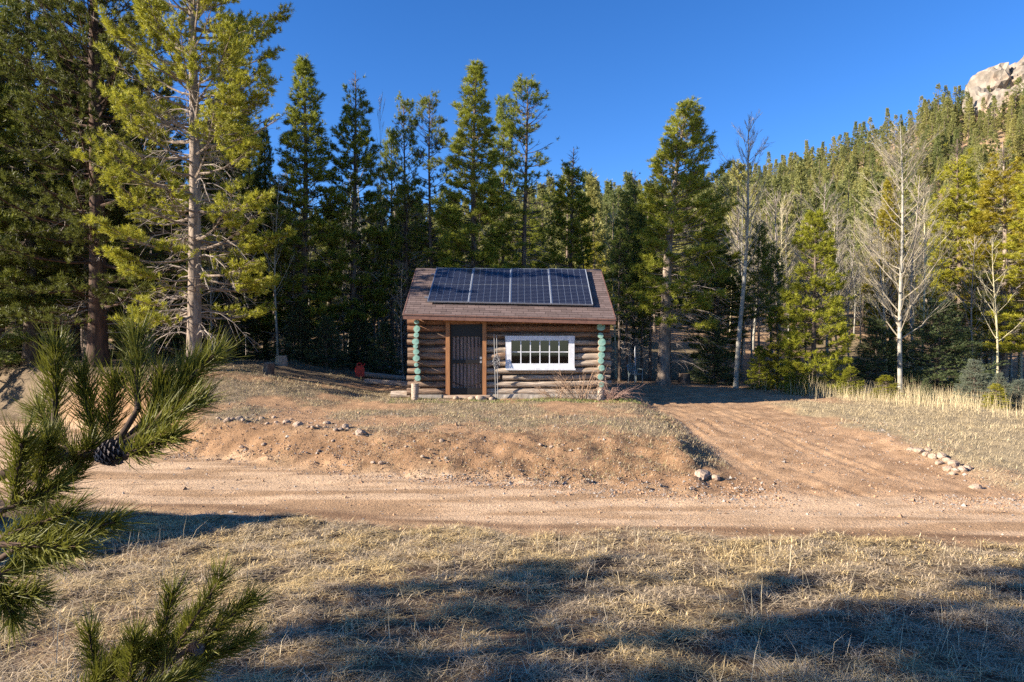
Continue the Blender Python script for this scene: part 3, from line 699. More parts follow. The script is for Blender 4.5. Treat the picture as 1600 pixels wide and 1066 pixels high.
# ------------------------------------------------------------------ solar panels
LBL = ['solar panel above the cabin door, at the end of the row', 'solar panel second in the row from the door end', 'solar panel third in the row, roughly above the window', 'solar panel at the far end of the row from the door, beside bare shingles']
PU0, PU1, PV0, PV1 = .101, .908, .205, .945
for i in range(4):
    wq = (PU1-PU0)/4; u0 = PU0+wq*i+.0006; u1 = PU0+wq*(i+1)-.0006
    p00, p10, p01, p11 = (roof_pt(a, b, .115) for a, b in ((u0, PV0), (u1, PV0), (u0, PV1), (u1, PV1)))
    o = (p00+p10)/2; ex = nrm(p10-p00); ey = (p01+p11)/2-o; Hh = np.linalg.norm(ey); ey = nrm(ey); ez = nrm(np.cross(ex, ey)); ey = np.cross(ez, ex)
    Wd = np.linalg.norm(p10-p00)
    pr = thing('solar_panel', LBL[i], 'solar panel', tuple(o), group='solar panels on the cabin roof')
    pr.rotation_euler = Matrix(np.stack([ex, ey, ez], 1).tolist()).to_euler()
    lx = lambda n_, x0, x1, y0, y1, z0, z1, m_: MB().box(((x0+x1)/2, (y0+y1)/2, (z0+z1)/2), (x1-x0, y1-y0, z1-z0)).build(n_, m_, pr)
    h = Wd/2; t_ = .013
    lx('frame_rail', -h, h, 0, t_, -.035, .006, M['alu']); lx('frame_rail', -h, h, Hh-t_, Hh, -.035, .006, M['alu'])
    lx('frame_stile', -h, -h+t_, t_, Hh-t_, -.035, .006, M['alu']); lx('frame_stile', h-t_, h, t_, Hh-t_, -.035, .006, M['alu'])
    lx('backsheet', -h+t_, h-t_, t_, Hh-t_, -.03, -.006, M['backsheet'])
    cw = (Wd-2*t_-.03)/6; ch = (Hh-2*t_-.03-.02)/2
    for a in range(6):
        for b in range(2):
            x0 = -h+t_+.015+a*cw+.006; y0 = t_+.015+b*(ch+.02)
            lx('cell_strip', x0, x0+cw-.013, y0, y0+ch, -.006, -.001, M['cell'])
    for yy in (.35, Hh-.4):
        lx('mounting_rail', -h-(.12 if i == 0 else 0), h+.001, yy-.02, yy+.02, -.075, -.036, M['alu'])
        for sx in (-h*.7, h*.7): lx('mounting_foot', sx-.03, sx+.03, yy-.03, yy+.03, -.112, -.076, M['alu'])

# ------------------------------------------------------------------ trees that can be told apart
YL, DK, BR = 'pine_yellow', 'pine_dark', 'pine_bright'
pine(152, 0, 23.2, 'tall_dark', 'tall broad pine with dark red-brown trunk left of the grey-trunked pine', R=4.0, H=18, rz=1.0, needle='pine_shaded')
pine(303, 0, 20.6, 'tall_airy', 'tall pine with pale grey trunk, yellow-green tufts and grey dead twigs', R=3.3, H=17.5, rz=.4)
pine(475, 85, 30, 'dense_a', 'tall full pine, broader of the pair between grey-trunked pine and cabin', R=2.2, rz=.5)
pine(553, 107, 31, 'dense_b', 'tall full pine beside the dead snag, slimmer of a pair', R=1.9, rz=2)
pine(632, 150, 32, 'airy', 'slender sparse pine next to the dead snag behind the cabin', R=1.3, rz=1.2)
pine(612, 205, 33, 'pole', 'thin crooked pine pressed against the slender sparse pine', R=.9, rz=4)
pine(673, 147, 31.5, 'airy', 'slender dark pine rising behind the roof corner over the door', R=1.5, rz=3, needle=DK)
pine(742, 95, 29, 'dense_a', 'tall full pointed pine right behind the solar panels', R=2.3, rz=3.6, needle='pine')
pine(820, 122, 30.5, 'airy', 'tall open-crowned pine behind the roof with sky through its branches', R=2.0, rz=5)
pine(786, 152, 31.5, 'pole', 'thin pine squeezed between the pointed and the open-crowned pine', R=.9, rz=1)
pine(893, 228, 31, 'dense_b', 'short bright pine with forked crown behind the roof end over the window', R=1.8, rz=.3, needle=BR)
pine(990, 265, 33, 'dense_b', 'narrow dark conifer between the cabin and the leaning pine', R=1.2, rz=.9, needle=DK)
o = on_ground(1036, 591); pine(1036, 162, 27.0, 'leaning', 'big leaning pine with thick pale trunk and bare dead lower limbs', R=2.45, rz=0)
pine(1120, 330, 34, 'dense_a', 'dark full pine crowding behind the leaning pine', R=2.2, rz=2.2, needle=DK)
pine(1272, 335, 24.5, 'young', 'young bright green pine with boughs to the ground beyond the driveway', R=1.55, rz=1)
pine(1215, 480, 26.5, 'young', 'small bright pine half hidden behind the young bright green pine', R=1.0, rz=2.5, needle=BR)
pine(1500, 215, 33, 'dense_b', 'tall yellow-green pine behind the big bare aspen', R=2.2, rz=4, needle=YL)
pine(1568, 218, 31, 'dense_b', 'tall rusty orange-topped pine beside the tall yellow-green pine', R=2.2, rz=2, needle='pine_orange', bark='bark_pale')
pine(1392, 275, 36, 'dense_a', 'orange-tinged pine seen through the big bare aspen', R=1.5, rz=2, needle='pine_orange')
pine(1640, 190, 28, 'dense_b', 'tall yellowish pine with pale trunk at the edge of the dry field', R=2.4, rz=0, needle=YL, bark='bark_pale')
def spruce(px, top, d, label, R, mat, **kw):
    x = (px-800)/F*d; T['spruce'].put(x, d, H_of(top, d, x), R, label, needle=mat, name='spruce_tree', **kw)
spruce(1465, 470, 25.5, 'wide dark spruce behind the tall dry grass', 2.1, 'spruce', rz=1)
spruce(1370, 500, 25.8, 'dark low spruce at the foot of the big bare aspen', 1.4, 'spruce', rz=2)
spruce(1523, 562, 21.2, 'small silvery spruce standing in the tall dry grass', .75, 'spruce_blue', rz=2)
spruce(1562, 582, 20.4, 'tiny silvery spruce beside the yellow-green seedling', .5, 'spruce_blue', rz=3)
spruce(1592, 592, 20.0, 'small silvery spruce at the end of the dry grass band', .6, 'spruce_blue', rz=5)
spruce(1447, 590, 21.6, 'tiny green spruce poking out of the tall dry grass', .35, 'spruce', rz=5)
pine(1556, 598, 19.6, 'young', 'tiny yellow-green pine seedling in the dry grass', R=.42, rz=1, needle=YL)
for px_, top_, d_, lb_ in ((1245, 565, 23.4, 'low bright pine sapling at the head of the dry grass'), (1330, 572, 23.0, 'bright pine sapling between the young pine and the big aspen'), (1187, 540, 25.6, 'bushy pine sapling just past the leaning aspen'), (1385, 585, 22.4, 'tiny bright sapling at the big aspen foot')):
    pine(px_, top_, d_, 'young', lb_, R=.55, rz=px_, needle=BR)
spruce(1115, 500, 28.5, 'dark green spruce under the leaning pine', 1.1, 'spruce', rz=4)
for i, (px_, top_, d_) in enumerate(((968, 360, 28.6), (979, 300, 29.8), (1003, 330, 30.6), (1016, 390, 29.2), (1047, 400, 30.5), (1186, 350, 29.5), (1205, 380, 31))):
    pine(px_, top_, d_, 'pole', 'thin dark-trunked pine among the slim trunks right of the cabin', R=.75, rz=i, needle=DK, group='slim pines right of the cabin')
for i, (px, top, d, R) in enumerate(((470, 470, 29, 1.3), (510, 495, 28, 1.1), (400, 480, 30, 1.2), (250, 430, 30, 1.6), (345, 450, 32, 1.4), (560, 480, 30, 1.1), (600, 505, 29, .9), (60, 480, 27, 1.5), (15, 520, 25, 1.0), (205, 500, 28.5, 1.2))):
    spruce(px, top, d, 'dark young spruce in the shady understory left of the cabin', R, 'spruce', rz=i*1.3, group='understory spruces left of the cabin')
def bare(px, base, top, d, key, label, bark=None, group=None, rz=0, name='aspen_tree', R=None):
    x = (px-800)/F*d; A[key].put(x, d, H_of(top, d, x), R, label, group, rz, None, bark, name)
bare(1152, 603, 185, 26.3, 'lean', 'slim leaning aspen with pale bare trunk beside the driveway shade')
bare(1408, 590, 190, 24.0, 'big', 'large bare white aspen with many upswept branches above the dry field', R=2.5)
bare(1560, 585, 365, 24.5, 'thin', 'thin yellowish bare aspen left of the field-edge pine', 'aspen_yellow')
bare(1290, 560, 285, 33, 'brush', 'grey bare aspen rising behind the young bright green pine')
bare(915, 420, 300, 33, 'thin', 'thin pale aspen behind the roof end over the window')
bare(962, 560, 330, 31, 'thin', 'thin bare aspen just past the cabin corner', 'aspen_yellow', rz=1)
bare(432, 550, 275, 28.5, 'thin', 'thin white aspen in front of the broad full pine', rz=2)
bare(330, 545, 330, 27, 'thin', 'thin white aspen close behind the grey-trunked pine', rz=3)
bare(597, 500, 148, 31.5, 'thin', 'tall dead grey snag between the full pine and the sparse pine', 'aspen_grey', rz=1, name='dead_snag', R=.7)
brng = np.random.default_rng(4)
for i in range(48):
    px = brng.uniform(1120, 1640); d = brng.uniform(29, 46)
    bare(px, 0, brng.uniform(255, 400), d, ('brush', 'thin', 'brush', 'lean')[i % 4], ('grey twiggy', 'thin pale', 'yellowish twiggy')[i % 3]+' leafless tree in the thicket at the foot of the hill', ('aspen_grey', 'aspen', 'aspen_yellow')[i % 3], 'leafless trees at the foot of the hill', i, 'bare_tree')
for i in range(26):
    px = brng.uniform(330, 650); d = brng.uniform(29, 40)
    bare(px, 0, brng.uniform(230, 420), d, 'thin', 'thin pale trunk in the dark stand left of the cabin', 'aspen' if i % 2 else 'aspen_grey', 'thin pale trunks left of the cabin', i*1.7, 'bare_tree')
# the dark stand behind and left of the cabin
frng = np.random.default_rng(14)
keys = ['pole', 'dense_b', 'airy', 'dense_a', 'pole']
pts = []
def scatter(n, xr, yr, mind, ok=lambda x, y: True):
    c = 0; tries = 0
    out = []
    while c < n and tries < 4000:
        tries += 1; x = frng.uniform(*xr); y = frng.uniform(*yr)
        if not ok(x, y) or any((x-a)**2+(y-b)**2 < mind**2 for a, b in pts): continue
        pts.append((x, y)); out.append((x, y)); c += 1
    return out
for i, (x, y) in enumerate(scatter(80, (-34, 2), (31, 55), 1.5)):
    px = 800+x/y*F; ytop = frng.uniform(265, 420)
    if px < 430: ytop = frng.uniform(120, 330)
    h = min(max(H_of(ytop, y, x), 5), 15); T[keys[i % 5]].put(x, y, h, h/14*frng.uniform(1.3, 2.0), ['thin pole-like pine bare below in the crowded stand behind the cabin', 'full dark pine in the crowded stand behind the cabin', 'sparse open pine in the crowded stand behind the cabin', 'bushy pointed pine in the crowded stand behind the cabin', 'thin pole-like pine bare below in the crowded stand behind the cabin'][i % 5], 'pines of the dark stand behind the cabin', i*1.1, DK if i % 3 else 'pine')
for i, (x, y) in enumerate(scatter(17, (4, 34), (34, 48), 2.2)):
    h = frng.uniform(4, 8.5); T[keys[i % 5]].put(x, y, h, h/14*frng.uniform(1.5, 2.2), ['mid green', 'dark green', 'fresh green', 'yellowish'][i % 4]+' pine at the foot of the hill right of the cabin', 'pines at the foot of the hill', i*1.1, ['pine', DK, BR, YL][i % 4])
for i, (x, y, h) in enumerate(((-17.5, 24.8, 16), (-21, 27, 16), (-17.8, 29.5, 15), (-25, 25.5, 16), (-14.6, 27.5, 13), (-27, 29, 15), (-20.5, 32, 15), (-12.3, 29.6, 14), (-15.6, 25.2, 14), (-19.2, 23.2, 15), (-22.5, 30, 15))):
    T['dense_a' if i % 2 else 'dense_b'].put(x, y, h, h/14*2.3, 'tall dark pine in the grove beyond the red-barked pine', 'grove pines beyond the red-barked pine', i*.9, 'pine_shaded' if i % 3 else DK)
# pines standing beside the photographer: they throw the foreground shadows
mk('shade', 6.8, 2.5, seed=61, cb=.46, r0=.12, lev=.5, nb=4, tw=6, tn=13, ln=.17, wd=.034, gap=.12, bare=.20, top=.35, low=.6, inner=.2, dead=20)
T['shade'].put(-10.2, 1.3, 6.9, 2.6, 'short pine on the near side of the road throwing shade on the grass', None, .3)
T['pole'].put(-12.8, -.6, 9.4, 1.8, 'open pine on the near side of the road behind the short one', None, 1.3)

# ------------------------------------------------------------------ hillside forest
hk = ['hill_a', 'hill_b', 'hill_c']
hm = {}
for k in hk:
    mb_, c_ = T[k].t, T[k].c
    joined = bpy.data.meshes.new('hill_conifer')
    import bmesh
    bm = bmesh.new(); bm.from_mesh(mb_); nt0 = len(bm.faces); bm.from_mesh(c_)
    bm.faces.ensure_lookup_table()
    for f in bm.faces[nt0:]: f.material_index = 1
    bm.to_mesh(joined); bm.free(); joined.materials.append(M['bark']); joined.materials.append(M['hill']); hm[k] = joined
hp = []
hr = np.random.default_rng(77)
cx = hr.uniform(-130, 215, 40000); cy = hr.uniform(46, 245, 40000)
vis = (np.abs(cx/cy) < .82) & ~((cx < 4) & (cy < 56)); cx, cy = cx[vis], cy[vis]
dens = fbm(cx/14, cy/14, 5, 3)
grid = {}
for x, y, dn in zip(cx, cy, dens):
    md = 2.5+max(0, .52-dn)*16
    i, j = int(x//6), int(y//6)
    if any((x-a)**2+(y-b)**2 < md*md for di in (-1, 0, 1) for dj in (-1, 0, 1) for a, b in grid.get((i+di, j+dj), ())): continue
    grid.setdefault((i, j), []).append((x, y)); hp.append((x, y))
    if len(hp) > 3400: break
hp = np.array(hp); hp = hp[np.argsort(hp[:, 1])]
hz = gz(hp[:, 0], hp[:, 1], False)
sc_ = hr.uniform(.45, 1.15, len(hp))
NI = 280
protos = {}
for i in range(NI):
    k = hk[i % 3]
    o = link('hill_conifer', hm[k], None, (hp[i, 0], hp[i, 1], hz[i]-.3), 'conifer growing on the lower slope of the forested hill', 'tree', 'conifers on the lower hillside', None, None, (0, 0, i*2.1), (sc_[i], sc_[i], sc_[i]*hr.uniform(.85, 1.1)))
    protos.setdefault(k, o)
rest = np.c_[hp[NI:], hz[NI:]-.3]
me = bpy.data.meshes.new('hillside_forest'); me.vertices.add(len(rest)); me.vertices.foreach_set('co', rest.astype(np.float32).ravel())
ho = link('hillside_forest', me, None, label='conifer forest covering the upper hillside below the rocks', cat='forest', kind='stuff')
ng = bpy.data.node_groups.new('forest', 'GeometryNodeTree')
ng.interface.new_socket('Geometry', in_out='INPUT', socket_type='NodeSocketGeometry'); ng.interface.new_socket('Geometry', in_out='OUTPUT', socket_type='NodeSocketGeometry')
gi = ng.nodes.new('NodeGroupInput'); go = ng.nodes.new('NodeGroupOutput'); jn = ng.nodes.new('GeometryNodeJoinGeometry')
m2p = ng.nodes.new('GeometryNodeMeshToPoints'); ng.links.new(gi.outputs[0], m2p.inputs[0])
ri = ng.nodes.new('FunctionNodeRandomValue'); ri.data_type = 'INT'; ri.inputs['Min'].default_value = 0 if False else 0
for s_ in ri.inputs:
    if s_.enabled and s_.name == 'Min' and s_.type == 'INT': s_.default_value = 0
    if s_.enabled and s_.name == 'Max' and s_.type == 'INT': s_.default_value = 2
rs_ = ng.nodes.new('FunctionNodeRandomValue'); rs_.data_type = 'FLOAT'
for s_ in rs_.inputs:
    if s_.enabled and s_.name == 'Min' and s_.type == 'VALUE': s_.default_value = .42
    if s_.enabled and s_.name == 'Max' and s_.type == 'VALUE': s_.default_value = 1.25
rr_n = ng.nodes.new('FunctionNodeRandomValue'); rr_n.data_type = 'FLOAT_VECTOR'
rr_n.inputs[0].default_value = (-.04, -.04, 0); rr_n.inputs[1].default_value = (.04, .04, 6.28)
outf = lambda n_, t_: [s for s in n_.outputs if s.enabled and s.type == t_][0]
for i, k in enumerate(hk):
    oi = ng.nodes.new('GeometryNodeObjectInfo'); oi.inputs[0].default_value = protos[k]; oi.transform_space = 'ORIGINAL'
    cmpn = ng.nodes.new('FunctionNodeCompare'); cmpn.data_type = 'INT'; cmpn.operation = 'EQUAL'
    ci = [s for s in cmpn.inputs if s.type == 'INT']; ng.links.new(outf(ri, 'INT'), ci[0]); ci[1].default_value = i
    ip = ng.nodes.new('GeometryNodeInstanceOnPoints')
    ng.links.new(m2p.outputs[0], ip.inputs['Points']); ng.links.new(cmpn.outputs[0], ip.inputs['Selection']); ng.links.new(oi.outputs['Geometry'], ip.inputs['Instance'])
    ng.links.new(outf(rr_n, 'VECTOR'), ip.inputs['Rotation']); ng.links.new(outf(rs_, 'VALUE'), ip.inputs['Scale'])
    ng.links.new(ip.outputs[0], jn.inputs[0])
ng.links.new(jn.outputs[0], go.inputs[0])
ho.modifiers.new('forest', 'NODES').node_group = ng

# rock outcrop on the ridge
M['crag'] = simple('pale_granite', (.28, .24, .195), (.15, .125, .10), .35, .9, None, .8, .5, a2=(.42, .27, .17))
oc = thing('rock_outcrop', 'pale granite crag crowning the forested ridge', 'rock')
for i, (px, py, d, sx, sy, sz) in enumerate(((1555, 138, 214, 7.5, 8, 9.5), (1585, 132, 212, 6.5, 8, 8), (1540, 160, 209, 5, 6, 8), (1612, 120, 214, 8, 8, 9), (1573, 160, 206, 7, 6, 7), (1640, 112, 216, 9, 9, 11), (1530, 143, 213, 3.5, 4, 4), (1600, 150, 206, 7, 6, 7))):
    v, f = rock_mesh(200+i, 4, .05, 1.0)
    c = at(px, py+12, d); P = v*np.array([sx, sy, sz])
    q_ = c+P
    n_ = fbm(q_[:, 0]*.22+q_[:, 2]*.1, q_[:, 2]*.3+q_[:, 1]*.2, 300+i, 4); st = np.floor(n_*13)/13; crack = np.exp(-((((n_*4.5) % 1)-.5)/.07)**2)
    P = P*(1+.85*(st-.5)-.14*crack)[:, None]
    MB().add(P, f).build('boulder', M['crag'], oc, loc=tuple(c))
for i, (px, py, d) in enumerate(((1424, 180, 205), (1360, 330, 130), (1490, 300, 140), (1300, 290, 160), (1395, 345, 120))):
    x_ = (px-800)/F*d; v, f = rock_mesh(230+i, 3, .1, 1.0)
    MB().add(v*np.array([2.2, 2, 2.4])*.8, f).build('hill_boulder', M['crag'], None, loc=(x_, d, g1(x_, d)+.6), label='grey-brown boulder showing between conifers on the hillside', cat='boulder', group='boulders on the hillside')

# ------------------------------------------------------------------ stones
rocks = [rock_mesh(400+i, 2, .25, .72) for i in range(6)]
rm = [MB().add(v, f, 0, None, False).mesh('stone', M['dirtystone']) for v, f in rocks]
def stone(px, py, size, label, group, i, name='stone', embed=.08):
    p = on_ground(px, py); r = size/F*p[1]*.5
    link(name, rm[i % 6], None, (p[0], p[1], p[2]+r*embed), label, 'stone', group, None, None, (rs.uniform(-.3, .3), rs.uniform(-.3, .3), rs.uniform(0, 6)), (r*rs.uniform(.9, 1.3), r*rs.uniform(.8, 1.1), r*rs.uniform(.8, 1.1)))
i = 0
for px in np.arange(338, 575, 8.0):
    py = np.interp(px, [338, 420, 500, 575], [657, 658, 667, 676])+rs.uniform(-7, 6)
    stone(px+rs.uniform(-3, 3), py, rs.choice([6, 8, 11, 15, 20], p=[.3, .27, .23, .12, .08]), 'tan stone in the row along the top of the dirt bank', 'stones along the top of the bank', i); i += 1
for px, py in ((378, 700), (412, 697), (450, 703), (583, 724), (596, 726), (635, 700), (520, 690), (498, 705), (845, 696), (862, 700), (880, 697), (905, 702), (690, 690), (660, 715)):
    stone(px, py, rs.uniform(6, 11), 'small stone lying on the face of the dirt bank', 'stones on the bank face', i); i += 1
stone(1097, 745, 27, 'pale stone at the foot of the cut bank beside the driveway', None, 2)
stone(1118, 748, 14, 'dark little stone beside the pale stone at the driveway mouth', None, 3)
for px, py, s_ in ((1424, 706, 14), (1436, 708, 17), (1448, 712, 13), (1458, 716, 15), (1470, 716, 18), (1480, 722, 16), (1467, 726, 12), (1490, 728, 18), (1480, 735, 17), (1494, 738, 15), (1503, 737, 17), (1512, 734, 13), (1488, 742, 11), (1450, 704, 10)):
    stone(px, py, s_, 'tan stone in the heap edging the dry field by the driveway', 'stones heaped beside the driveway', i, embed=.25); i += 1
stone(1523, 763, 17, 'lone stone fallen from the heap beside the driveway', None, 4)
# gravel: uncountable
pb = MB(); ov = np.array([[1, 0, 0], [0, 1, 0], [-1, 0, 0], [0, -1, 0], [0, 0, .8], [0, 0, -.5]]); of = np.array([[0, 1, 4], [1, 2, 4], [2, 3, 4], [3, 0, 4]])
n = 38000; gr = np.random.default_rng(20)
xx = gr.uniform(-7, 9, n); yn_, yf_, yt_ = edges(xx)
yy = yf_+gr.normal(.25, .42, n); keep = fbm(xx*.8, yy*.8, 44, 3)+.25*np.exp(-((xx-1.2)/2.6)**2) > .46
sel2 = gr.random(n) < .5; yy = np.where(sel2, gr.uniform(yf_-.2, np.minimum(yt_, 14.5)+2.5), yy); sel3 = gr.random(n) < .06; yy = np.where(sel3, gr.uniform(yn_-.5, yf_), yy); keep = keep & ~sel2 | (sel2 & (fbm(xx*1.5, yy*1.5, 45, 3) > .42)) | sel3
xx, yy = xx[keep], yy[keep]
rad = np.clip(gr.lognormal(-4.65, .5, len(xx)), .005, .05); zz = gz(xx, yy)
Rn = gr.normal(size=(len(xx), 6, 3))*.22
Vp = (ov[None]+Rn)*rad[:, None, None]
an = gr.uniform(0, 6.28, len(xx)); ca, sa = np.cos(an)[:, None], np.sin(an)[:, None]
Vp = np.stack([Vp[..., 0]*ca-Vp[..., 1]*sa, Vp[..., 0]*sa+Vp[..., 1]*ca, Vp[..., 2]], -1)+np.stack([xx, yy, zz], 1)[:, None]
cc = np.where(gr.random(len(xx))[:, None] < .35, np.array([[.28, .245, .215]]), np.array([[.32, .195, .115]]))*gr.uniform(.55, 1.2, (len(xx), 1))
pb.add(Vp.reshape(-1, 3), (of[None]+np.arange(len(xx))[:, None, None]*6).reshape(-1, 3), 0, np.repeat(cc, 6, 0))
pb.build('gravel', M['pebble'], None, True, label='loose gravel strewn along the foot of the dirt bank', cat='gravel', kind='stuff')

# ------------------------------------------------------------------ dry grass
def grass_obj(name, label, P, az, lean, L, W, colr, rng, bend=.5):
    v, q, t = blades(P, az, lean, L, W, rng, bend)
    mb = MB(); mb.add(v, q, 0, np.repeat(colr, 5, 0)); mb.f.append(t); mb.m.append(np.zeros(len(t))); mb.sm.append(np.zeros(len(t), bool))
    return mb.build(name, M['straw'], None, True, label=label, cat='grass', kind='stuff')
ar = np.random.default_rng(50)
def pts_in(n, xr, yr, fn, pw=1.0):
    x = ar.uniform(*xr, n); y = yr[0]+(yr[1]-yr[0])*ar.random(n)**pw
    k = ar.random(n) < fn(x, y); return x[k], y[k]
def straw_col(x, y, rng, a=(.58, .43, .21), b=(.50, .39, .25), c=(.23, .17, .115)):
    t = fbm(x*2.6, y*2.6, 61, 4); r = rng.random(len(x))
    col_ = np.where((t+.35*(r-.5) > .52)[:, None], np.array([a]), np.where((r < .75)[:, None], np.array([b]), np.array([c])))
    return col_*rng.uniform(.4, 1.3, (len(x), 1))
zf = lambda x, y: ground_zones(x, y)
# foreground matted grass
x, y = pts_in(500000, (-6.2, 7.2), (2.6, 9.2), lambda x, y: np.where(np.abs(x) < .80*y+.4, zf(x, y)[1], 0)*np.clip(.34+3.4*(fbm(x*7, y*7, 66, 3)-.47)+1.2*(fbm(x*1.1, y*1.1, 33, 2)-.5), .10, 1), 1.35)
n = len(x); typ = ar.random(n); z = gz(x, y)
clump = fbm(x*7, y*7, 66, 3)
L = np.where(typ < .6, ar.uniform(.06, .24, n), ar.uniform(.02, .06, n)); lean = np.where(typ < .6, ar.uniform(1.32, 1.58, n), ar.uniform(.3, 1.3, n))
az = ar.uniform(0, 6.28, n)
W = (.0016+.00055*y)*ar.uniform(.6, 1.3, n)
P = np.stack([x, y, z+ar.uniform(-.005, .035, n)*np.clip(clump*1.6, .3, 1)], 1)
grass_obj('matted_grass', 'matted dry straw-coloured grass on the near side of the road', P, az, lean, L, W, straw_col(x, y, ar), ar)
# standing stems in the foreground
x, y = pts_in(2600, (-5, 6.5), (3.0, 8.0), lambda x, y: zf(x, y)[1]*np.clip((fbm(x*.9, y*.9, 13, 2)-.3)*1.6, .05, 1)*(y < 7.6))
n = len(x); P = np.stack([x, y, gz(x, y)], 1)
grass_obj('grass_stems', 'thin standing dry stems over the matted foreground grass', P, ar.uniform(0, 6.28, n), np.abs(ar.normal(.1, .45, n)), ar.uniform(.12, .42, n), np.full(n, .0042), np.array([[.52, .43, .28]])*ar.uniform(.6, 1.2, (n, 1)), ar, .9)
# field right of the driveway
x, y = pts_in(230000, (6.6, 19), (10.2, 24), lambda x, y: zf(x, y)[5]*(1-zf(x, y)[6]*.6)*np.clip(.25+1.4*(fbm(x*1.5, y*1.5, 67, 3)-.3), .1, 1)*(x < .8*y+1))
n = len(x); P = np.stack([x, y, gz(x, y)], 1)
grass_obj('field_grass', 'short pale dry grass covering the field right of the driveway', P, ar.uniform(0, 6.28, n), ar.uniform(.5, 1.5, n), ar.uniform(.04, .15, n), ar.uniform(.003, .006, n), straw_col(x, y, ar, (.55, .44, .26), (.46, .37, .23), (.30, .24, .16)), ar)
x, y = pts_in(30000, (8.0, 19.5), (17.0, 24.6), lambda x, y: np.clip((x-7.9-(24-y)*.55)/2, 0, 1)*np.clip((fbm(x*.7, y*.7, 17, 2)-.25)*2, .1, 1))
n = len(x); P = np.stack([x, y, gz(x, y)], 1)
grass_obj('tall_grass', 'tall pale dry grass in front of the small silvery spruces', P, ar.uniform(0, 6.28, n), np.abs(ar.normal(.15, .32, n)), ar.uniform(.12, .8, n)*(.25+1.2*fbm(x*1.1, y*1.1, 18, 3)), ar.uniform(.0035, .007, n), np.array([[.54, .44, .26]])*ar.uniform(.65, 1.2, (n, 1)), ar, .5)
# bank and yard
def yard_fn(x, y):
    w_, fo, rd, dr, bk, fi, fr = zf(x, y)
    return (1-fo)*(1-rd)*(1-dr)*(1-fi)*np.clip((fbm(x*.8, y*.8, 61, 5)-.36)*4+.30*sm((fbm(x*4, y*4, 47, 3)-.45)/.12)+.75*np.exp(-((x-1.6)/2.6)**2-((y-13.0)/1.7)**2)*sm((fbm(x*3, y*3, 46, 3)-.36)/.2)-.5*np.exp(-((x+4.5)/2.6)**2-((y-14.3)/2.2)**2)-.35*np.exp(-((x-.3)/4)**2-((y-17.2)/1.2)**2), 0, 1)
x, y = pts_in(130000, (-11, 3.9), (11.2, 22), yard_fn)
n = len(x); P = np.stack([x, y, gz(x, y)], 1)
cg = straw_col(x, y, ar, (.48, .375, .215), (.37, .295, .19), (.21, .165, .11)); gm = (ar.random(n) < .04+.22*(fbm(x*2, y*2, 9, 2) > .62))[:, None]; cg = np.where(gm, np.array([[.17, .18, .07]])*ar.uniform(.7, 1.2, (n, 1)), cg)
grass_obj('yard_grass', 'sparse grey-tan dry grass on the bank and yard before the cabin', P, ar.uniform(0, 6.28, n), ar.uniform(.4, 1.4, n), ar.uniform(.03, .12, n), ar.uniform(.004, .008, n), cg, ar)
x, y = pts_in(9000, (-3.3, 3.6), (18.1, 19.1), lambda x, y: np.clip((fbm(x*2, y*2, 91, 2)-.4)*4, 0, 1))
n = len(x); P = np.stack([x, y, gz(x, y)], 1)
grass_obj('green_grass', 'low green weeds along the foot of the cabin wall', P, ar.uniform(0, 6.28, n), ar.uniform(.1, 1.0, n), ar.uniform(.03, .09, n), ar.uniform(.006, .010, n), np.array([[.20, .22, .07]])*ar.uniform(.6, 1.3, (n, 1)), ar)
x, y = pts_in(24000, (-22, -5.5), (19, 32), lambda x, y: np.clip((fbm(x*.7, y*.7, 93, 3)-.42)*4, 0, 1))
n = len(x); P = np.stack([x, y, gz(x, y)], 1)
grass_obj('grove_grass', 'dry grass and litter under the big pines left of the cabin', P, ar.uniform(0, 6.28, n), ar.uniform(.3, 1.3, n), ar.uniform(.05, .2, n), ar.uniform(.008, .014, n), straw_col(x, y, ar, (.40, .32, .17), (.28, .23, .14), (.15, .14, .07)), ar)

# ------------------------------------------------------------------ bare shrub at the cabin corner
def twig_shrub(name, label, base, n, h, spread, mat, seed, lean=(0, 0), rad=.0048, droop=.25):
    r = np.random.default_rng(seed); s = np.linspace(0, 1, 6)[None, :, None]
    a = r.uniform(0, 6.28, n); b = np.stack([np.cos(a), np.sin(a)*.5, np.zeros(n)], 1)*r.uniform(0, spread*.45, n)[:, None]
    d = nrm(np.stack([np.cos(a)*.55+lean[0], np.sin(a)*.4+lean[1], r.uniform(.35, 1.1, n)], 1)); L = h*r.uniform(.45, 1.15, n)
    P = b[:, None]+d[:, None]*L[:, None, None]*s-np.array([0, 0, 1])*droop*L[:, None, None]*s**2.5+r.normal(0, .018, (n, 6, 3))*s
    v, q = tubes(P, np.tile(rad*np.linspace(1.3, .45, 6), (n, 1)), 4); mb = MB().add(v, q)
    k = r.integers(0, n, n*4); f = r.integers(2, 5, n*4); bb = P[k, f]; dd = nrm(P[k, 5]-P[k, 2])+r.normal(0, .45, (n*4, 3)); l2 = (L[k]*r.uniform(.12, .38, n*4))[:, None, None]
    P2 = bb[:, None]+nrm(dd)[:, None]*l2*np.linspace(0, 1, 3)[None, :, None]; v, q = tubes(P2, np.tile(np.array([rad*.6, rad*.5, rad*.3]), (n*4, 1)), 3); mb.add(v, q)
    return mb.build(name, mat, None, loc=tuple(base), label=label, cat='shrub')
M['twig'] = simple('pinkish_bare_twig', (.34, .22, .175), (.20, .12, .095), 9, .8)
M['twig_tan'] = simple('tan_bare_twig', (.36, .24, .15), (.22, .14, .095), 9, .8)
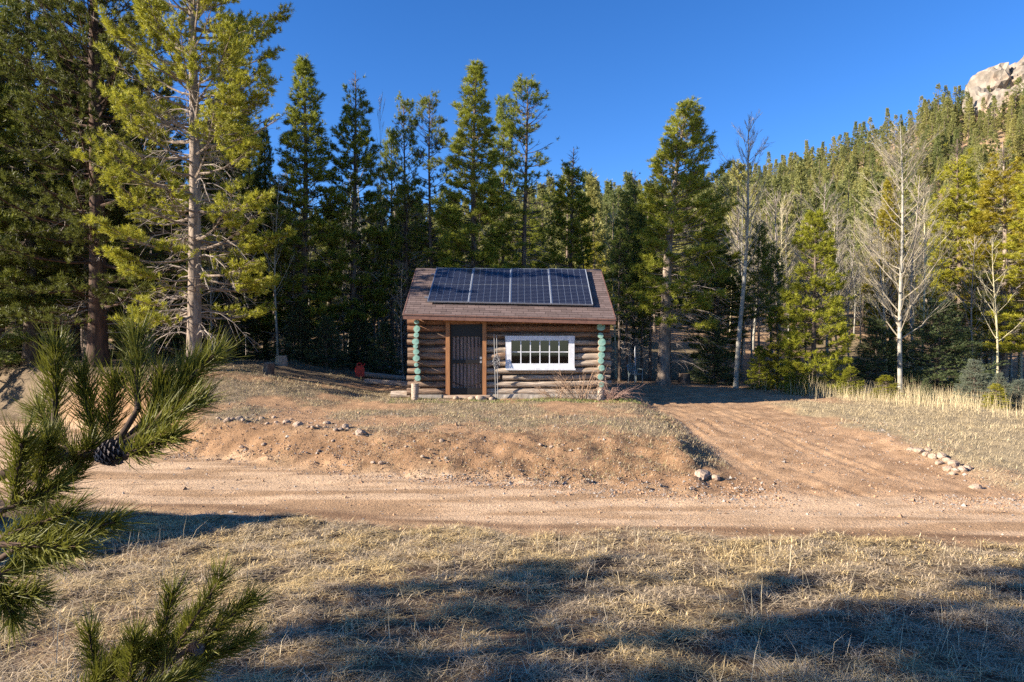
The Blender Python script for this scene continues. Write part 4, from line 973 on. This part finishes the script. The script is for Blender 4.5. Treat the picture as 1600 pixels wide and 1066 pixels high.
for px, d, n_, h_, sp, m_, ln_, dr_, lb in ((905, 18.75, 52, 1.1, .75, 'twig_tan', (-.2, -.1), .1, 'tan leafless bush spreading below the cabin window'), (955, 18.6, 34, .95, .25, 'twig', (.3, -.1), .42, 'pinkish leafless bush with drooping twigs at the cabin corner'), (868, 18.85, 24, .8, .6, 'twig_tan', (-.1, -.1), .2, 'thin dry bush beside the tan bush under the window')):
    x_ = (px-800)/F*d; twig_shrub('bare_shrub', lb, (x_, d, g1(x_, d)-.03), n_, h_, sp, M[m_], int(px), ln_, droop=dr_)

# ------------------------------------------------------------------ yard things
M['red'] = simple('red_plastic', (.50, .035, .025), (.40, .03, .02), 5, .4, None, .05, .003)
M['paleplastic'] = simple('pale_grey_green_plastic', (.26, .30, .29), (.21, .24, .23), 5, .5, None, 0)
M['greysoil'] = simple('grey_gravel_heap', (.34, .31, .29), (.22, .20, .19), 25, .95, None, .9, .04)
def stump(px, py, w, h, label, mat='cutwood', tilt=.0):
    p = on_ground(px, py); r = w/F*p[1]*.5; H_ = h/F*p[1]; o = thing('tree_stump', label, 'stump', tuple(p), (tilt, tilt*.6, 0))
    S = 6; s = np.linspace(0, 1, S); Pp = np.stack([0*s, 0*s, -.1+(H_+.1)*s], 1)[None]; n_ = 14
    v, q = tubes(Pp, (r*(1.25-.3*s**.5))[None], n_); fl = 1+.10*np.sin(np.arange(n_)*2.1+px)
    v = v.reshape(S, n_, 3); v[..., :2] *= fl[None, :, None]; v = v.reshape(-1, 3)
    MB().add(v, q, 0, None, True).build('trunk', M['bark'] if mat != 'x' else M['log_grey'], o)
    ring = v[-n_:]; top = np.vstack([ring, ring.mean(0)+[0, 0, .01]]); MB().add(top, [[i_, (i_+1) % n_, n_] for i_ in range(n_)]).build('cut_face', M['cutwood'], o)
stump(420, 586, 16, 19, 'dark charred stump in the shade, nearer the road', tilt=.1)
stump(440, 571, 18, 15, 'grey weathered stump on the sunny strip behind the charred one', 'x')
stump(1070, 599, 17, 15, 'squat brown stump beside the leaning pine')
# fallen logs beside the cabin
for px0, py0, px1, py1, r, lb in ((560, 588, 640, 592, .11, 'long dark log lying beside the red can'), (570, 600, 640, 606, .10, 'pale log lying on the dirt left of the cabin corner'), (612, 622, 642, 622, .11, 'short thick log against the cabin corner post')):
    a = on_ground(px0, py0); b = on_ground(px1, py1); b[1] = (a[1]+b[1])/2 if py0 != py1 else b[1]
    b[2] = g1(b[0], b[1])
    o = log_mesh('fallen_log', a+np.array([0, 0, r*.8]), b+np.array([0, 0, r*.8]), r, M['log_grey'], None, S=7); o['label'] = lb; o['category'] = 'log'
p = on_ground(648, 612); 
# red can
p = on_ground(562, 589); can = thing('fuel_can', 'red plastic can standing at the end of the dark log', 'can', tuple(p), (0, 0, .3))
prof = np.array([[-.15, 0], [.15, 0], [.165, .03], [.165, .33], [.10, .42], [-.06, .44], [-.15, .38], [-.165, .33], [-.165, .03]]); n_ = len(prof)
v = np.vstack([np.c_[prof[:, 0], np.full(n_, -.09), prof[:, 1]], np.c_[prof[:, 0], np.full(n_, .09), prof[:, 1]]])
mb = MB().add(v, [[i_, (i_+1) % n_, n_+(i_+1) % n_, n_+i_] for i_ in range(n_)]); mb.add(v[:n_], [list(range(n_))]); mb.add(v[n_:], [list(range(n_))[::-1]]); mb.build('body', M['red'], can)
hd = np.array([[-.10, 0, .40], [-.09, 0, .50], [0, 0, .53], [.06, 0, .50], [.08, 0, .42]])[None]; v, q = tubes(hd, np.full((1, 5), .022), 6); MB().add(v, q).build('handle', M['red'], can)
sp_ = np.array([[.11, 0, .40], [.17, 0, .46], [.21, 0, .50]])[None]; v, q = tubes(sp_, np.array([[.03, .022, .018]]), 7); MB().add(v, q).build('spout', M['red'], can)
# gravel heap
p = on_ground(592, 581); a_ = np.linspace(0, 2*math.pi, 40, endpoint=False); rr2 = np.linspace(0, 1, 14)
hv = []; 
for r_ in rr2:
    for t_ in a_:
        xx_ = math.cos(t_)*r_*1.1; yy_ = math.sin(t_)*r_*.8
        hv.append([xx_, yy_, (.42*(1-r_)**.9)*(1+.25*math.sin(3*t_+1))+.09*(float(fbm(xx_*5+9, yy_*5, 7, 3))-.5)*(1-r_*.5)-.05*r_])
hv = np.array(hv); f = [[i_*40+j, i_*40+(j+1) % 40, (i_+1)*40+(j+1) % 40, (i_+1)*40+j] for i_ in range(13) for j in range(40)]
MB().add(hv, f, 0, None, True).build('gravel_heap', M['greysoil'], None, loc=tuple(p), label='low heap of grey gravel behind the red can', cat='gravel heap')
# pale garden chair by the trees
p = on_ground(993, 596); p = np.array([p[0], min(p[1], 27.5), 0]); p[0] = (993-800)/F*p[1]; p[2] = g1(p[0], p[1])
ch = thing('garden_chair', 'small pale garden chair among the thin trunks right of the cabin', 'chair', tuple(p), (0, 0, .5))
mb = MB().box((0, 0, .36), (.42, .42, .03)); mb.build('seat', M['paleplastic'], ch)
for sx in (-1, 1):
    for sy in (-1, 1):
        v, q = tubes(np.array([[[sx*.18, sy*.18, .36], [sx*.20, sy*.21, .0]]]), np.full((1, 2), .02), 6); MB().add(v, q).build('leg', M['paleplastic'], ch)
    v, q = tubes(np.array([[[sx*.20, .19, .36], [sx*.22, .12, .56], [sx*.22, -.18, .55], [sx*.20, -.19, .36]]]), np.full((1, 4), .018), 6); MB().add(v, q).build('armrest', M['paleplastic'], ch)
for i_ in range(5):
    x_ = -.16+i_*.08; v, q = tubes(np.array([[[x_, .19, .37], [x_*1.1, .27, .72]]]), np.full((1, 2), .016), 6); MB().add(v, q).build('back_slat', M['paleplastic'], ch)
v, q = tubes(np.array([[[-.2, .19, .37], [-.2, .28, .70], [-.1, .29, .76], [.1, .29, .76], [.2, .28, .70], [.2, .19, .37]]]), np.full((1, 6), .02), 6); MB().add(v, q).build('back_frame', M['paleplastic'], ch)
v, q = tubes(np.array([[[0, 0, -.1], [.02, 0, .7], [.0, 0, 1.3], [.01, 0, 1.5]]]), np.array([[.02, .022, .022, .004]]), 7)
x_ = (992-800)/F*28.2; MB().add(v, q).build('white_stake', M['white'], None, loc=(x_, 28.2, g1(x_, 28.2)), label='white pointed stake standing behind the pale garden chair', cat='stake')

# ------------------------------------------------------------------ shed outside the frame, whose shadow crosses the road edge
shed = thing('plank_shed', 'small brown plank shed with sloping roof on the near side of the road', 'shed')
SX0, SX1, SY0, SY1 = -13.3, -10.4, 4.5, 6.75
zg = g1(-10.6, 5.6)-.3; h0, h1 = 2.02, 2.52
for i_ in range(11):
    w_ = (SY1-SY0)/11; y0 = SY0+w_*i_; hh = h0+(h1-h0)*(i_+.5)/11
    for x_ in (SX0, SX1): MB().box((x_, y0+w_/2, (zg+hh)/2), (.03, w_-.006, hh-zg)).build('plank', M['log_side'], shed)
for i_ in range(14):
    w_ = (SX1-SX0)/14; x0 = SX0+w_*i_
    for y_, hh in ((SY0, h0), (SY1, h1)): MB().box((x0+w_/2, y_, (zg+hh)/2), (w_-.006, .03, hh-zg)).build('plank', M['log_side'], shed)
board('roof', (-11.85, SY0-.12, h0+.0), (-11.85, SY1+.12, h1+.06), .05, 3.0, M['fascia'], shed)

# ------------------------------------------------------------------ young pine beside the camera
nr = np.random.default_rng(70)
TX, TY = -1.5, 1.0
yp = thing('young_pine', 'young pine with long needles and cones, its boughs close to the viewer', 'tree', (TX, TY, g1(TX, TY)-.03))
W0 = np.array(yp.location)
stems, shoots, cones = [], [], []
def seg(a, b, r0, r1, k=.0):
    s = np.linspace(0, 1, 5)[:, None]; return a+(b-a)*s+np.array([0, 0, -1])*k*np.sin(s*3.14), np.linspace(r0, r1, 5)
def P3(px, py, d): return at(px, py, d)-W0
hub1 = P3(20, 735, 1.0); hub2 = P3(60, 1130, 1.12); hub3 = P3(-40, 900, .95)
for hb, zt in ((hub1, 1.25), (hub2, .85), (hub3, 1.1)):
    stems.append(seg(np.array([0, 0, zt]), hb, .012, .007, .02))
shoot_list = [  # base px, tip px, distance, hub
    ((85, 660), (88, 545), 1.0), ((215, 640), (212, 525), .98), ((150, 690), (128, 590), 1.02), ((245, 660), (300, 570), .97), ((200, 690), (310, 625), .96), ((225, 690), (255, 590), 1.0),
    ((235, 650), (335, 555), 1.02), ((190, 715), (270, 680), .95), ((120, 720), (60, 640), 1.03), ((60, 760), (75, 690), .97), ((20, 790), (35, 690), .95), ((100, 760), (140, 700), 1.0), ((165, 700), (180, 600), 1.03)]
low1 = [((0, 840), (110, 800), .93), ((20, 860), (180, 815), .93), ((0, 800), (90, 760), .95), ((-10, 900), (70, 870), .92), ((-30, 930), (50, 930), .95), ((-20, 850), (120, 855), .9), ((-40, 870), (20, 960), .95)]
low2 = [((250, 1050), (345, 905), 1.1), ((230, 1070), (270, 930), 1.12), ((300, 1010), (390, 940), 1.08), ((160, 1100), (140, 990), 1.15), ((200, 1090), (210, 1000), 1.1), ((280, 1050), (385, 1000), 1.1), ((260, 1080), (330, 1000), 1.12), ((120, 1100), (180, 1030), 1.1), ((220, 1060), (310, 960), 1.15), ((180, 1110), (300, 1050), 1.05), ((150, 1080), (235, 1010), 1.12)]
mid1 = P3(175, 705, .98); stems.append(seg(hub1, mid1, .008, .006, -.005))
mid2 = P3(215, 1075, 1.11); stems.append(seg(hub2, mid2, .008, .006))
for lst, hb in ((shoot_list, None), (low1, hub3), (low2, mid2)):
    for b, t_, d in lst:
        B_ = P3(*b, d); Tt = P3(*t_, d+nr.uniform(-.05, .05)); h_ = hb if hb is not None else (mid1 if b[0] > 110 else hub1)
        stems.append(seg(h_, B_, .005, .004)); stems.append(seg(B_, Tt, .0045, .0025)); shoots.append((B_, Tt))
# the rest of the tree, away from the view
stem = np.array([[0, 0, -.1], [.02, 0, .6], [0, .02, 1.2], [-.02, 0, 1.8], [0, 0, 2.4]])
for i_ in range(26):
    z_ = nr.uniform(.35, 2.35); a = nr.uniform(math.pi*.55, math.pi*1.6); L_ = .75*(1-z_/2.9)+.12
    b = np.array([0, 0, z_]); e = b+np.array([math.cos(a)*L_, math.sin(a)*L_, L_*.45]); stems.append(seg(b, e, .009, .004, .03))
    for j in range(3):
        m_ = b+(e-b)*nr.uniform(.45, 1); dd = nrm(e-b+nr.normal(0, .35, 3)+np.array([0, 0, .3]))*.13; stems.append(seg(m_, m_+dd, .004, .0025)); shoots.append((m_, m_+dd))
v, q = tubes(np.array([stem]), np.array([[.045, .04, .032, .02, .006]]), 10); mb = MB().add(v, q, 0, None, True)
v, q = tubes(np.array([s_[0] for s_ in stems]), np.array([s_[1] for s_ in stems]), 6); mb.add(v, q, 0, None, True); mb.build('trunk', M['bark_red'], yp)
Bs = np.array([s_[0] for s_ in shoots]); Ts = np.array([s_[1] for s_ in shoots]); nn = 440; K = len(Bs)
t_ = nr.random((K, nn, 1))**.8*1.02; base = Bs[:, None]+(Ts-Bs)[:, None]*t_
kp = ((np.arange(K)[:, None] < 31) | (np.arange(nn)[None] < 90)).ravel()     # the boughs turned away carry fewer needles
ax_ = np.repeat(nrm(Ts-Bs)[:, None], nn, 1).reshape(-1, 3)[kp]; base = base.reshape(-1, 3)[kp]; n = len(base)
ang = nr.uniform(.3, .95, (n, 1)); pp = perp(ax_, nr); nd = nrm(ax_*np.cos(ang)+pp*np.sin(ang)); Ln = nr.uniform(.034, .062, (n, 1))
wv = perp(nd, nr)*.00062; m1 = base+nd*Ln*.5; nd2 = nrm(nd+ax_*.2+np.array([0, 0, .15])+nr.normal(0, .22, (n, 3))); tp = m1+nd2*Ln*.5
V = np.stack([base-wv, base+wv, m1+wv, m1-wv, tp], 1).reshape(-1, 3); i5 = np.arange(n)*5
ti = np.repeat(np.repeat(nr.random(K), nn)[kp]*.4+nr.random(n)*.6, 5)
cr = MB().add(V, np.stack([i5, i5+1, i5+2, i5+3], 1), 0, ti); cr.f.append(np.stack([i5+3, i5+2, i5+4], 1)); cr.m.append(np.zeros(n)); cr.sm.append(np.zeros(n, bool))
cr.build('crown', M['near_needle_shaded'], yp, True)
M['cone'] = simple('grey_pine_cone', (.20, .165, .15), (.07, .052, .045), 60, .7)
for px, py, d, s_ in ((172, 708, .95, 1.0), (52, 700, .98, .85), (85, 712, 1.0, .7), (305, 1012, 1.08, .6)):
    mb = MB(); R_ = .018*s_; Lc = .044*s_; n_ = 90
    k = np.arange(n_)/n_; th = np.arange(n_)*2.39996; prof_ = np.sin(np.pi*(k*.86+.10))**.8
    for j in range(n_):
        c = np.array([math.cos(th[j]), math.sin(th[j]), 0]); up = np.array([0, 0, 1.]); sd = np.array([-c[1], c[0], 0])
        b = up*(k[j]-.5)*Lc; r_ = R_*prof_[j]; w_ = .0055*s_
        o_ = b+c*r_*.35; tip = b+c*r_+up*.004
        mb.add(np.array([o_-sd*w_*.6, o_+sd*w_*.6, tip+sd*w_, tip-sd*w_, tip+c*.002+up*.003]), [[0, 1, 2, 3]]); mb.add(np.array([tip-sd*w_, tip+sd*w_, tip+c*.003+up*.0045*s_]), [[0, 1, 2]])
    o = mb.build('cone', M['cone'], yp, loc=tuple(P3(px, py, d))); o.rotation_euler = (.3, 1.35+nr.uniform(-.3, .3), nr.uniform(-.5, .5))
